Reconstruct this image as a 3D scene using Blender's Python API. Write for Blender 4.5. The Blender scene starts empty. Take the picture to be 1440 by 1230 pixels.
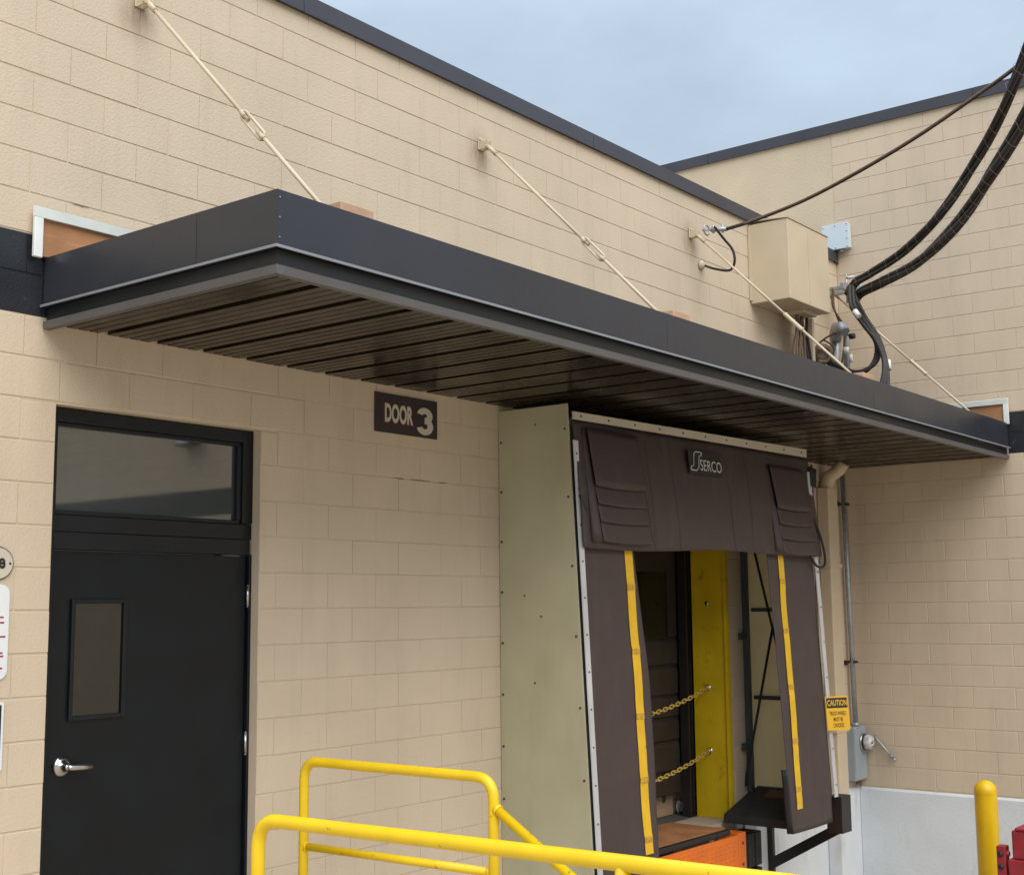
import bpy, math, random
from mathutils import Vector, Matrix
random.seed(7)
S = bpy.context.scene
COL = S.collection
R = math.radians

# ------------------------------------------------------------------ camera
CAM = Vector((0.0, -5.6918, 1.8237))
YAW, PITCH, ROLL, FPX = 0.906184, 0.128508, -0.009622, 1844.92
def cam_axes():
    cy, sy, cp, sp = math.cos(YAW), math.sin(YAW), math.cos(PITCH), math.sin(PITCH)
    f = Vector((sy*cp, cy*cp, sp)); r = Vector((cy, -sy, 0)); u = r.cross(f)
    cr, sr = math.cos(ROLL), math.sin(ROLL)
    return cr*r + sr*u, -sr*r + cr*u, f
AR, AU, AF = cam_axes()
cd = bpy.data.cameras.new('camera'); cam = bpy.data.objects.new('camera', cd); COL.objects.link(cam)
cd.sensor_width = 36.0; cd.sensor_fit = 'HORIZONTAL'; cd.lens = 36.0*FPX/1440.0
cd.clip_start = 0.05; cd.clip_end = 2000
cam.matrix_world = Matrix(((AR.x, AU.x, -AF.x, CAM.x), (AR.y, AU.y, -AF.y, CAM.y), (AR.z, AU.z, -AF.z, CAM.z), (0, 0, 0, 1)))
S.camera = cam
def proj(P):
    d = Vector(P)-CAM; w = d.dot(AF)
    if w <= 0.01: return None
    return 720+FPX*d.dot(AR)/w, 615-FPX*d.dot(AU)/w, w

# ------------------------------------------------------------------ sky, sun, exposure (overcast)
SUN_EL, SUN_AZ = R(51), R(212)        # azimuth clockwise from +y
W = bpy.data.worlds.new('World'); S.world = W; W.use_nodes = True
nt = W.node_tree; nt.nodes.clear()
def wn(t, **k):
    n = nt.nodes.new(t)
    for a, b in k.items(): setattr(n, a, b)
    return n
out = wn('ShaderNodeOutputWorld'); bg = wn('ShaderNodeBackground'); bg.inputs['Strength'].default_value = 0.1
sky = wn('ShaderNodeTexSky', sky_type='NISHITA', sun_disc=False); sky.sun_elevation = SUN_EL; sky.sun_rotation = SUN_AZ
sky.air_density = 1.0; sky.dust_density = 2.0
tc = wn('ShaderNodeTexCoord'); sep = wn('ShaderNodeSeparateXYZ'); nt.links.new(tc.outputs['Generated'], sep.inputs[0])
mr = wn('ShaderNodeMapRange'); mr.inputs['From Min'].default_value = 0.0; mr.inputs['From Max'].default_value = 1.0
nt.links.new(sep.outputs['Z'], mr.inputs['Value'])
ramp = wn('ShaderNodeValToRGB')                               # overcast luminance, brighter towards the zenith
ramp.color_ramp.elements[0].position = 0.0; ramp.color_ramp.elements[0].color = (0.25, 0.30, 0.352, 1)
ramp.color_ramp.elements[1].position = 1.0; ramp.color_ramp.elements[1].color = (0.86, 0.97, 1.12, 1)
e = ramp.color_ramp.elements.new(0.42); e.color = (0.332, 0.402, 0.476, 1)
nt.links.new(mr.outputs[0], ramp.inputs[0])
mp = wn('ShaderNodeMapping'); mp.inputs['Scale'].default_value = (1.3, 1.3, 2.6); nt.links.new(tc.outputs['Generated'], mp.inputs[0])
nz = wn('ShaderNodeTexNoise'); nz.inputs['Scale'].default_value = 2.3; nz.inputs['Detail'].default_value = 7; nz.inputs['Roughness'].default_value = 0.52
nt.links.new(mp.outputs[0], nz.inputs['Vector'])
cr_ = wn('ShaderNodeMapRange'); cr_.inputs['From Min'].default_value = 0.3; cr_.inputs['From Max'].default_value = 0.7
cr_.inputs['To Min'].default_value = 7.6; cr_.inputs['To Max'].default_value = 11.0
nt.links.new(nz.outputs['Fac'], cr_.inputs['Value'])
sc = wn('ShaderNodeVectorMath', operation='SCALE'); nt.links.new(ramp.outputs['Color'], sc.inputs[0]); nt.links.new(cr_.outputs[0], sc.inputs['Scale'])
mx = wn('ShaderNodeMix', data_type='RGBA'); mx.inputs['Factor'].default_value = 0.88
nt.links.new(sky.outputs[0], mx.inputs['A']); nt.links.new(sc.outputs[0], mx.inputs['B'])
nt.links.new(mx.outputs['Result'], bg.inputs['Color']); nt.links.new(bg.outputs[0], out.inputs[0])

sl = bpy.data.lights.new('sun', 'SUN'); sun = bpy.data.objects.new('sun', sl); COL.objects.link(sun)
sl.energy = 1.5; sl.angle = R(60); sl.color = (1.0, 0.95, 0.88)
sd = Vector((math.sin(SUN_AZ)*math.cos(SUN_EL), math.cos(SUN_AZ)*math.cos(SUN_EL), math.sin(SUN_EL)))
sun.rotation_euler = sd.to_track_quat('Z', 'Y').to_euler(); sun.location = (0, -10, 15)
S.view_settings.view_transform = 'Standard'; S.view_settings.look = 'None'
S.view_settings.gamma = 1.0; S.view_settings.exposure = 0.95; S.view_settings.use_curve_mapping = False
S.render.engine = 'CYCLES'
S.cycles.max_bounces = 6; S.cycles.diffuse_bounces = 4; S.cycles.glossy_bounces = 3

# ------------------------------------------------------------------ materials
MATS = {}
def mat(name, col, rough=0.6, metal=0.0, var=0.06, vscale=3.0, bump=0.0, bscale=60.0, bdist=0.004, col2=None, c2lo=0.55, c2hi=0.7, c2scale=6.0,
        c2stretch=(1, 1, 1), spec=0.5, ior=1.5, hook=None, rvar=0.08, coat=0.0):
    m = bpy.data.materials.new(name); m.use_nodes = True; t = m.node_tree; N = t.nodes; L = t.links
    b = N['Principled BSDF']; b.inputs['Metallic'].default_value = metal; b.inputs['IOR'].default_value = ior
    b.inputs['Specular IOR Level'].default_value = spec
    b.inputs['Coat Weight'].default_value = coat
    g = N.new('ShaderNodeNewGeometry')
    n1 = N.new('ShaderNodeTexNoise'); n1.inputs['Scale'].default_value = vscale; n1.inputs['Detail'].default_value = 2
    L.new(g.outputs['Position'], n1.inputs['Vector'])
    r1 = N.new('ShaderNodeMapRange'); r1.inputs['From Min'].default_value = .3; r1.inputs['From Max'].default_value = .7
    r1.inputs['To Min'].default_value = 1-var; r1.inputs['To Max'].default_value = 1+var
    L.new(n1.outputs['Fac'], r1.inputs['Value'])
    base = N.new('ShaderNodeRGB'); base.outputs[0].default_value = (*col, 1)
    cur = base.outputs[0]
    if col2:
        mpn = N.new('ShaderNodeMapping'); mpn.inputs['Scale'].default_value = c2stretch; L.new(g.outputs['Position'], mpn.inputs[0])
        n2 = N.new('ShaderNodeTexNoise'); n2.inputs['Scale'].default_value = c2scale; n2.inputs['Detail'].default_value = 4; n2.inputs['Roughness'].default_value = .65
        L.new(mpn.outputs[0], n2.inputs['Vector'])
        r2 = N.new('ShaderNodeMapRange'); r2.inputs['From Min'].default_value = c2lo; r2.inputs['From Max'].default_value = c2hi
        L.new(n2.outputs['Fac'], r2.inputs['Value'])
        k = N.new('ShaderNodeMix'); k.data_type = 'RGBA'; L.new(r2.outputs[0], k.inputs['Factor'])
        L.new(cur, k.inputs['A']); k.inputs['B'].default_value = (*col2, 1); cur = k.outputs['Result']
    if hook: cur = hook(N, L, g, cur)
    s = N.new('ShaderNodeVectorMath'); s.operation = 'SCALE'; L.new(cur, s.inputs[0]); L.new(r1.outputs[0], s.inputs['Scale'])
    L.new(s.outputs[0], b.inputs['Base Color'])
    r3 = N.new('ShaderNodeMapRange'); r3.inputs['From Min'].default_value = .3; r3.inputs['From Max'].default_value = .7
    r3.inputs['To Min'].default_value = max(0.02, rough-rvar); r3.inputs['To Max'].default_value = min(1, rough+rvar)
    L.new(n1.outputs['Fac'], r3.inputs['Value']); L.new(r3.outputs[0], b.inputs['Roughness'])
    if bump > 0:
        n3 = N.new('ShaderNodeTexNoise'); n3.inputs['Scale'].default_value = bscale; n3.inputs['Detail'].default_value = 3
        L.new(g.outputs['Position'], n3.inputs['Vector'])
        bp = N.new('ShaderNodeBump'); bp.inputs['Strength'].default_value = bump; bp.inputs['Distance'].default_value = bdist
        L.new(n3.outputs['Fac'], bp.inputs['Height']); L.new(bp.outputs[0], b.inputs['Normal'])
    MATS[name] = m
    return m

ANCH = [(4.05, 5.08), (6.93, 5.08), (9.84, 5.08), (12.62, 5.08)]
def rust_hook(N, L, g, cur):
    # rust smudges that ran down from the tie-rod anchors
    sp = N.new('ShaderNodeSeparateXYZ'); L.new(g.outputs['Position'], sp.inputs[0])
    nn = N.new('ShaderNodeTexNoise'); nn.inputs['Scale'].default_value = 14; nn.inputs['Detail'].default_value = 6
    mpn = N.new('ShaderNodeMapping'); mpn.inputs['Scale'].default_value = (2.0, 1, 0.5); L.new(g.outputs['Position'], mpn.inputs[0]); L.new(mpn.outputs[0], nn.inputs['Vector'])
    tot = None
    for ax, az in ANCH[:3]:
        cmb = N.new('ShaderNodeCombineXYZ')
        m1 = N.new('ShaderNodeMath'); m1.operation = 'SUBTRACT'; L.new(sp.outputs['X'], m1.inputs[0]); m1.inputs[1].default_value = ax-0.02
        m2 = N.new('ShaderNodeMath'); m2.operation = 'SUBTRACT'; L.new(sp.outputs['Z'], m2.inputs[0]); m2.inputs[1].default_value = az-0.07
        m3 = N.new('ShaderNodeMath'); m3.operation = 'MULTIPLY'; L.new(m2.outputs[0], m3.inputs[0]); m3.inputs[1].default_value = 0.75
        L.new(m1.outputs[0], cmb.inputs[0]); L.new(m3.outputs[0], cmb.inputs[2])
        ln = N.new('ShaderNodeVectorMath'); ln.operation = 'LENGTH'; L.new(cmb.outputs[0], ln.inputs[0])
        r = N.new('ShaderNodeMapRange'); r.interpolation_type = 'SMOOTHSTEP'
        r.inputs['From Min'].default_value = 0.19; r.inputs['From Max'].default_value = 0.0; r.inputs['To Max'].default_value = 0.95
        L.new(ln.outputs['Value'], r.inputs['Value'])
        if tot is None: tot = r.outputs[0]
        else:
            a = N.new('ShaderNodeMath'); a.operation = 'MAXIMUM'; L.new(tot, a.inputs[0]); L.new(r.outputs[0], a.inputs[1]); tot = a.outputs[0]
    mm = N.new('ShaderNodeMath'); mm.operation = 'MULTIPLY'; L.new(tot, mm.inputs[0]); L.new(nn.outputs['Fac'], mm.inputs[1])
    k = N.new('ShaderNodeMix'); k.data_type = 'RGBA'; L.new(mm.outputs[0], k.inputs['Factor']); L.new(cur, k.inputs['A']); k.inputs['B'].default_value = (0.16, 0.085, 0.045, 1)
    return k.outputs['Result']
TAN = (0.58, 0.477, 0.353); TAN2 = (0.522, 0.43, 0.318)
mat('tan_paint', TAN, .62, var=.045, vscale=1.3, bump=.5, bscale=80, bdist=.0045, col2=TAN2, c2lo=.5, c2hi=.8, c2scale=2.2, c2stretch=(2.2, 2.2, .35))
mat('tan_stained', TAN, .62, var=.045, vscale=1.3, bump=.5, bscale=80, bdist=.0045, col2=TAN2, c2lo=.5, c2hi=.8, c2scale=2.2, c2stretch=(2.2, 2.2, .35), hook=rust_hook)
mat('tan_metal', (0.575, 0.475, 0.335), .5, var=.04, bump=.1, bscale=30)
mat('stucco', (0.578, 0.48, 0.345), .75, var=.05, vscale=2, bump=.6, bscale=45, bdist=.006)
mat('black_paint', (0.013, 0.015, 0.02), .4, var=.25, bump=.5, bscale=120, bdist=.003, col2=(.05, .052, .06), c2lo=.64, c2hi=.75, c2scale=14)
mat('white_paint', (0.63, 0.67, 0.705), .55, var=.05, vscale=2.2, bump=.5, bscale=35, bdist=.006, col2=(.50, .50, .47), c2lo=.56, c2hi=.82, c2scale=3.0, c2stretch=(1.5, 1.5, .5))
mat('fascia', (0.027, 0.030, 0.040), .34, metal=0.0, var=.10, vscale=1.2, bump=.2, bscale=2.4, bdist=.03, spec=.55)
mat('fascia_dark', (0.010, 0.013, 0.016), .42, var=.1)
mat('coping', (0.044, 0.044, 0.055), .42, var=.12, vscale=2, bump=.18, bscale=2.5, bdist=.02)
mat('edge_trim', (0.095, 0.09, 0.09), .5, var=.08)
mat('drip', (0.22, 0.235, 0.26), .4, var=.06)
mat('soffit', (0.015, 0.010, 0.0058), .26, var=.10, vscale=2.5, spec=.34)
mat('door_paint', (0.0040, 0.0064, 0.0088), .4, spec=.3, var=.2, vscale=4, col2=(.011, .013, .015), c2lo=.66, c2hi=.78, c2scale=7, bump=.12, bscale=220, bdist=.001)
mat('frame_paint', (0.005, 0.007, 0.0095), .35, spec=.35, var=.12)
mat('dark_glass', (0.006, 0.006, 0.005), .03, var=.0, rvar=.005, ior=1.75, spec=.5)
mat('door_pane', (0.010, 0.011, 0.009), .12, var=.0, ior=1.4, spec=.4)
mat('glass', (0.048, 0.054, 0.052), .03, var=.0, rvar=.005, ior=2.2, spec=.5)
mat('steel', (0.55, 0.54, 0.52), .28, metal=1.0, var=.08)
mat('galv', (0.38, 0.41, 0.43), .45, metal=.55, var=.14, vscale=14, col2=(.27, .29, .31), c2scale=20)
mat('grey_paint', (0.30, 0.35, 0.38), .45, var=.06)
mat('pale_grey', (0.60, 0.68, 0.74), .45, var=.05)
mat('shelter_green', (0.66, 0.625, 0.44), .5, var=.06, vscale=2.4, bump=.12, bscale=3, bdist=.03, col2=(.55, .51, .34), c2lo=.5, c2hi=.8, c2scale=2.5, c2stretch=(1, 1, .4))
mat('aluminium', (0.62, 0.64, 0.67), .4, metal=.4, var=.1)
mat('vinyl', (0.056, 0.039, 0.036), .6, var=.06, vscale=3, bump=.4, bscale=240, bdist=.0015, col2=(.075, .056, .052), c2lo=.55, c2hi=.85, c2scale=9, c2stretch=(1, 1, .3))
mat('stripe', (0.72, 0.43, 0.015), .5, var=.08, vscale=9, col2=(.33, .2, .03), c2lo=.64, c2hi=.74, c2scale=24)
mat('yellow_paint', (0.70, 0.44, 0.004), .36, var=.06, vscale=6, bump=.06, bscale=25, col2=(.40, .24, .012), c2lo=.67, c2hi=.76, c2scale=16)
mat('yellow_rail', (0.80, 0.54, 0.010), .34, var=.05, vscale=8, bump=.05, bscale=40, bdist=.002, col2=(.30, .19, .03), c2lo=.645, c2hi=.71, c2scale=18)
mat('yellow_jamb', (0.66, 0.46, 0.006), .55, var=.08, vscale=4, col2=(.30, .21, .02), c2lo=.6, c2hi=.76, c2scale=7)
mat('brown_door', (0.036, 0.029, 0.024), .5, var=.15, vscale=6)
mat('black_rubber', (0.016, 0.016, 0.017), .7, var=.2, vscale=12, bump=.3, bscale=60)
mat('black_steel', (0.016, 0.013, 0.014), .5, var=.2)
mat('dark_metal', (0.045, 0.062, 0.072), .5, var=.15)
mat('orange', (0.72, 0.16, 0.012), .5, var=.08, vscale=6, col2=(.40, .10, .02), c2lo=.62, c2hi=.76, c2scale=12)
mat('deck', (0.38, 0.165, 0.07), .65, var=.15, vscale=6, bump=.3, bscale=70)
mat('concrete', (0.46, 0.39, 0.30), .85, var=.14, vscale=1.6, bump=.5, bscale=40, bdist=.006)
mat('yard_concrete', (0.47, 0.395, 0.295), .9, var=.2, vscale=2, bump=.7, bscale=90, bdist=.008)
mat('wood', (0.50, 0.31, 0.20), .7, var=.15, vscale=5, col2=(.55, .37, .26), c2scale=5, c2stretch=(3, 3, 14))
mat('plywood', (0.40, 0.19, 0.085), .7, var=.16, vscale=4, col2=(.50, .28, .15), c2scale=4, c2stretch=(1, 1, 9), bump=.3, bscale=20)
mat('trim_white', (0.72, 0.76, 0.72), .5, var=.06, vscale=8)
mat('cable', (0.020, 0.016, 0.014), .6, var=.2, vscale=20, bump=.3, bscale=80)
mat('cable_brown', (0.14, 0.09, 0.055), .6, var=.2, vscale=18)
mat('wire', (0.30, 0.27, 0.24), .5, var=.1)
mat('tape', (0.70, 0.70, 0.68), .5)
mat('sign_dark', (0.030, 0.019, 0.019), .5, var=.1)
mat('sign_red', (0.10, 0.018, 0.020), .5, var=.1)
mat('sign_cream', (0.55, 0.50, 0.40), .5, var=.06)
mat('sign_white', (0.72, 0.74, 0.77), .4, var=.03)
mat('sign_yellow', (0.75, 0.42, 0.012), .45, var=.06)
mat('ink_black', (0.018, 0.016, 0.015), .5)
mat('ink_red', (0.28, 0.04, 0.06), .5)
mat('logo_white', (0.58, 0.60, 0.58), .5)
mat('rust', (0.15, 0.055, 0.03), .8, var=.3, vscale=15)
mat('red_steel', (0.27, 0.018, 0.026), .45, var=.14, vscale=6, col2=(.14, .03, .03), c2lo=.6, c2hi=.75, c2scale=9)
mat('chain', (0.68, 0.47, 0.09), .5)
mat('cardboard', (0.42, 0.27, 0.16), .8, var=.1)
mat('ink_green', (0.05, 0.16, 0.06), .6)
mat('screw', (0.07, 0.06, 0.05), .5, metal=.4)
mat('meter_glass', (0.50, 0.50, 0.50), .12, var=.3, vscale=30)
mat('crack', (0.17, 0.125, 0.08), .9)
mat('interior', (0.10, 0.095, 0.09), .8)

_t = MATS['shelter_green'].node_tree; _b = _t.nodes['Principled BSDF']          # thin fibreglass lets daylight through
_tr = _t.nodes.new('ShaderNodeBsdfTranslucent'); _tr.inputs[0].default_value = (.62, .56, .33, 1); _mx = _t.nodes.new('ShaderNodeMixShader'); _mx.inputs[0].default_value = .30
_o = [n for n in _t.nodes if n.type == 'OUTPUT_MATERIAL'][0]; _t.links.new(_b.outputs[0], _mx.inputs[1]); _t.links.new(_tr.outputs[0], _mx.inputs[2]); _t.links.new(_mx.outputs[0], _o.inputs[0])

# ------------------------------------------------------------------ mesh helpers
WL = {}                                                       # world location of every parent object
class MB:
    def __init__(s): s.v = []; s.f = []; s.sm = []
    def add(s, vs, fs, smooth=False):
        o = len(s.v); s.v += [tuple(q) for q in vs]; s.f += [tuple(i+o for i in q) for q in fs]; s.sm += [smooth]*len(fs); return s
    def box(s, x0, x1, y0, y1, z0, z1):
        return s.add([(x0, y0, z0), (x1, y0, z0), (x1, y1, z0), (x0, y1, z0), (x0, y0, z1), (x1, y0, z1), (x1, y1, z1), (x0, y1, z1)],
                     [(0, 3, 2, 1), (4, 5, 6, 7), (0, 1, 5, 4), (1, 2, 6, 5), (2, 3, 7, 6), (3, 0, 4, 7)])
    def hexa(s, a): return s.add(a, [(0, 3, 2, 1), (4, 5, 6, 7), (0, 1, 5, 4), (1, 2, 6, 5), (2, 3, 7, 6), (3, 0, 4, 7)])
    def prism(s, poly, d):                                    # poly: list of 3-D points, d: extrusion vector
        n = len(poly); d = Vector(d); a = [Vector(q) for q in poly]
        return s.add(a+[q+d for q in a], [tuple(range(n))[::-1], tuple(range(n, 2*n))]+[(i, (i+1) % n, n+(i+1) % n, n+i) for i in range(n)])
    def tube(s, pts, r, n=10, cap=True, smooth=True):
        pts = [Vector(q) for q in pts]; rs = r if isinstance(r, (list, tuple)) else [r]*len(pts)
        vs = []; fs = []; t0 = (pts[1]-pts[0]).normalized()
        nrm = t0.orthogonal().normalized()
        for i, q in enumerate(pts):
            if i == 0: t = t0
            elif i == len(pts)-1: t = (pts[i]-pts[i-1]).normalized()
            else: t = ((pts[i]-pts[i-1]).normalized()+(pts[i+1]-pts[i]).normalized()).normalized()
            nrm = (nrm-t*nrm.dot(t)).normalized(); bn = t.cross(nrm)
            for k in range(n):
                a = 2*math.pi*k/n; vs.append(q+(nrm*math.cos(a)+bn*math.sin(a))*rs[i])
        for i in range(len(pts)-1):
            for k in range(n):
                fs.append((i*n+k, i*n+(k+1) % n, (i+1)*n+(k+1) % n, (i+1)*n+k))
        s.add(vs, fs, smooth)
        if cap:
            o = len(s.v)-len(vs); s.f.append(tuple(o+k for k in range(n))[::-1]); s.f.append(tuple(o+(len(pts)-1)*n+k for k in range(n))); s.sm += [False, False]
        return s
    def lathe(s, c, axis, prof, n=20):                        # prof: (distance along axis, radius)
        ax = Vector(axis).normalized(); c = Vector(c); return s.tube([c+ax*(h+1e-5*i) for i, (h, r) in enumerate(prof)], [max(r, 1e-4) for h, r in prof], n)
    def grid(s, fn, nu, nv, smooth=True):
        vs = [fn(i/nu, j/nv) for j in range(nv+1) for i in range(nu+1)]
        return s.add(vs, [(j*(nu+1)+i, j*(nu+1)+i+1, (j+1)*(nu+1)+i+1, (j+1)*(nu+1)+i) for j in range(nv) for i in range(nu)], smooth)
    def build(s, name, m, parent=None, bevel=0, solid=0, loc=None, seg=2):
        if parent is not None: o0 = WL[parent]
        else: o0 = Vector(loc) if loc is not None else Vector((0, 0, 0))
        me = bpy.data.meshes.new(name); me.from_pydata([Vector(q)-o0 for q in s.v], [], s.f)
        me.polygons.foreach_set('use_smooth', s.sm); me.materials.append(MATS[m]); me.update()
        o = bpy.data.objects.new(name, me); COL.objects.link(o)
        if parent is not None: o.parent = parent
        else: o.location = o0
        WL[o] = o0.copy()
        if solid:
            q = o.modifiers.new('solid', 'SOLIDIFY'); q.thickness = solid; q.offset = 0
        if bevel:
            q = o.modifiers.new('bevel', 'BEVEL'); q.width = bevel; q.segments = seg; q.limit_method = 'ANGLE'; q.angle_limit = R(40)
        return o
def empty(name, loc, label, cat, group=None):
    o = bpy.data.objects.new(name, None); COL.objects.link(o); o.location = loc; o.empty_display_size = .1; WL[o] = Vector(loc)
    return tag(o, label, cat, group)
def tag(o, label=None, cat=None, group=None, kind=None):
    if label: o['label'] = label
    if cat: o['category'] = cat
    if group: o['group'] = group
    if kind: o['kind'] = kind
    return o
def spline(P, n=8):
    P = [Vector(q) for q in P]; o = []
    for i in range(len(P)-1):
        a = P[max(i-1, 0)]; b = P[i]; c = P[i+1]; d = P[min(i+2, len(P)-1)]
        for k in range(n):
            t = k/n; o.append(.5*((2*b)+(c-a)*t+(2*a-5*b+4*c-d)*t*t+(3*b-a-3*c+d)*t**3))
    return o+[P[-1]]
def bend(P, r, n=6):                                          # polyline with rounded corners
    P = [Vector(q) for q in P]; o = [P[0]]
    for i in range(1, len(P)-1):
        a = (P[i-1]-P[i]).normalized(); b = (P[i+1]-P[i]).normalized()
        d = min(r, (P[i-1]-P[i]).length*.49, (P[i+1]-P[i]).length*.49)
        p0 = P[i]+a*d; p1 = P[i]+b*d
        for k in range(n+1):
            t = k/n; o.append((1-t)**2*p0+2*t*(1-t)*P[i]+t*t*p1)
    return o+[P[-1]]
def text(name, s, org, U, V, w, h, m, parent, bold=0.0, xs=None, depth=0.0):
    # flat lettering fitted into the rectangle org + [0,w]*U + [0,h]*V
    c = bpy.data.curves.new(name, 'FONT'); c.body = s; c.offset = bold; c.resolution_u = 4; c.align_x = 'CENTER'
    t = bpy.data.objects.new('tmp', c); COL.objects.link(t)
    dg = bpy.context.evaluated_depsgraph_get(); me = bpy.data.meshes.new_from_object(t.evaluated_get(dg))
    bpy.data.objects.remove(t); bpy.data.curves.remove(c)
    xsv = [q.co.x for q in me.vertices]; ysv = [q.co.y for q in me.vertices]
    x0, x1, y0, y1 = min(xsv), max(xsv), min(ysv), max(ysv)
    org = Vector(org); U = Vector(U); V = Vector(V); Nn = U.cross(V); b = MB()
    b.add([org+U*((q.co.x-x0)/(x1-x0)*w)+V*((q.co.y-y0)/(y1-y0)*h) for q in me.vertices], [tuple(f.vertices) for f in me.polygons])
    bpy.data.meshes.remove(me)
    return b.build(name, m, parent)

C = 0.2032; XB = 12.914; GZ = -1.22
def zk(k): return C*(k+16)

# ------------------------------------------------------------------ ground
g = MB(); g.box(-150, 150, -150, 150, GZ-.3, GZ); tag(g.build('ground', 'yard_concrete'), kind='structure')
u = MB(); u.box(-60, 3.15, -60, -0.02, GZ+.004, -0.02)
tag(u.build('pavement', 'concrete'), kind='structure')
st = MB(); st.box(3.154, 4.95, -1.98, -0.012, GZ+.004, -0.006)
for i in range(7):
    st.box(3.154, 4.8, -1.984-.28*(i+1), -1.984-.28*i, GZ+.004, -0.006-.174*(i+1))
tag(st.build('steps', 'concrete'), kind='structure')

# ------------------------------------------------------------------ block walls
def rsub(r, h):
    x0, x1, z0, z1 = r; a0, a1, b0, b1 = h
    if a1 <= x0 or a0 >= x1 or b1 <= z0 or b0 >= z1: return [r]
    o = []
    if b0 > z0: o.append((x0, x1, z0, b0))
    if b1 < z1: o.append((x0, x1, b1, z1))
    m0, m1 = max(z0, b0), min(z1, b1)
    if a0 > x0: o.append((x0, a0, m0, m1))
    if a1 < x1: o.append((a1, x1, m0, m1))
    return o
def rects(r, holes):
    L = [r]
    for h in holes: L = [q for p_ in L for q in rsub(p_, h)]
    return L
JH, BV, PROUD = .0026, .0054, .0031
def vj(axis, k, x):                                           # half width of the vertical joint at x: some are painted shut
    h_ = random.Random(int(round(x*1000))*31+k*7919+(17 if axis == 'B' else 0)).random()
    if axis == 'B' and zk(k) < 3.2: return (.0014, .0050)
    if axis == 'B' and zk(k) > 3.6: return (.0004, .0006) if h_ < .75 else (.0012, .0016)
    if axis == 'A' and zk(k) < 3.1 and x > 5: h_ *= .62
    if h_ < .34: return (.0003, .0008)
    if h_ < .68: return (.0006, .0026)
    return (.0012, .0044)
def block_vf(w, h, axis, l=(.003, .003), r=(.003, .003), sh=1.0):
    a = JH/2*sh; b = a+BV*sh; al, bl = l[0], l[0]+l[1]; ar, br_ = r[0], r[0]+r[1]
    q = [(al, .004, a), (w-ar, .004, a), (w-ar, .004, h-a), (al, .004, h-a), (bl, -PROUD, b), (w-br_, -PROUD, b), (w-br_, -PROUD, h-b), (bl, -PROUD, h-b)]
    f = [(4, 5, 6, 7), (0, 1, 5, 4), (1, 2, 6, 5), (2, 3, 7, 6), (3, 0, 4, 7)]
    if axis == 'B':                                           # runs along -y, faces -x
        q = [(y, -x, z) for x, y, z in q]
    return q, f
CACHE = {}
def block_obj(name, w, h, axis, m, parent, pos, l, r):
    sh_ = .6 if (axis == 'A' and pos[2] < 3.1 and pos[0] > 4.9) else 1.0
    key = (round(w, 3), round(h, 3), axis, m, l, r, sh_)
    if key not in CACHE:
        v, f = block_vf(w, h, axis, l, r, sh_); me = bpy.data.meshes.new(name); me.from_pydata(v, [], f); me.materials.append(MATS[m]); CACHE[key] = me
    o = bpy.data.objects.new(name, CACHE[key]); COL.objects.link(o); o.parent = parent
    d = random.uniform(-.0006, .0006)
    o.location = Vector(pos)-WL[parent]+(Vector((0, d, 0)) if axis == 'A' else Vector((d, 0, 0)))
    if axis == 'A': o.rotation_euler.z = random.uniform(-.0016, .0016); o.rotation_euler.x = random.uniform(-.0025, .0025)
    else: o.rotation_euler.z = random.uniform(-.0016, .0016)
    return o
def lay(axis, s0, s1, ztop, kmin, off, holes, wall, bandrect, limit):
    L = []
    k = kmin
    while zk(k) < ztop-.02:
        z0, z1 = zk(k), min(zk(k+1), ztop)
        o = off if (k+1) % 2 else off+C
        n = math.floor((s0-o)/(2*C)); x = o+n*2*C
        while x < s1-.001:
            for (a, b, c, d) in rects((max(x, s0), min(x+2*C, s1), z0, z1), holes):
                if b-a > .03 and d-c > .03:
                    P = (((a+b)/2, 0, (c+d)/2) if axis == 'A' else (XB, -(a+b)/2, (c+d)/2))
                    q = proj(P); vis = 0
                    if q and -40 < q[0] < 1480 and -40 < q[1] < 1270:
                        vis = (b-a)*(d-c)/q[2]**2
                        if axis == 'A':
                            if 3.22 < P[2] < 4.05 and P[0] > 4.3: vis *= .01
                            if 7.15 < P[0] < 10.75 and P[2] < 3.2: vis *= .01
                        elif 3.22 < P[2] < 3.75 and P[1] > -1.6: vis *= .01
                    L.append((vis, a, b, c, d, vj(axis, k, a), vj(axis, k, b)))
            x += 2*C
        k += 1
    L.sort(key=lambda q: -q[0])
    near = [q for q in L if q[0] > 0][:limit]; far = [q for q in L if not (q[0] > 0)]+[q for q in L if q[0] > 0][limit:]
    def mt(a, b, c, d):
        if bandrect and bandrect[0]-.01 <= (a+b)/2 <= bandrect[1]+.01 and bandrect[2] < (c+d)/2 < bandrect[3]: return 'black_paint'
        if axis == 'A' and any(abs((a+b)/2-ax) < .55 and abs((c+d)/2-az) < .45 for ax, az in ANCH): return 'tan_stained'
        return 'tan_paint'
    for v, a, b, c, d, l, r in near:
        block_obj('wall_block', b-a, d-c, axis, mt(a, b, c, d), wall, (a, 0, c) if axis == 'A' else (XB, -a, c), l, r)
    for mm in ('tan_paint', 'tan_stained', 'black_paint'):
        M = MB()
        for v, a, b, c, d, l, r in far:
            if mt(a, b, c, d) != mm: continue
            vs, f = block_vf(b-a, d-c, axis, l, r)
            M.add([(q[0]+a, q[1], q[2]+c) if axis == 'A' else (q[0]+XB, q[1]-a, q[2]+c) for q in vs], f)
        if M.v: tag(M.build('block_field', mm, wall), kind='stuff')

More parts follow.
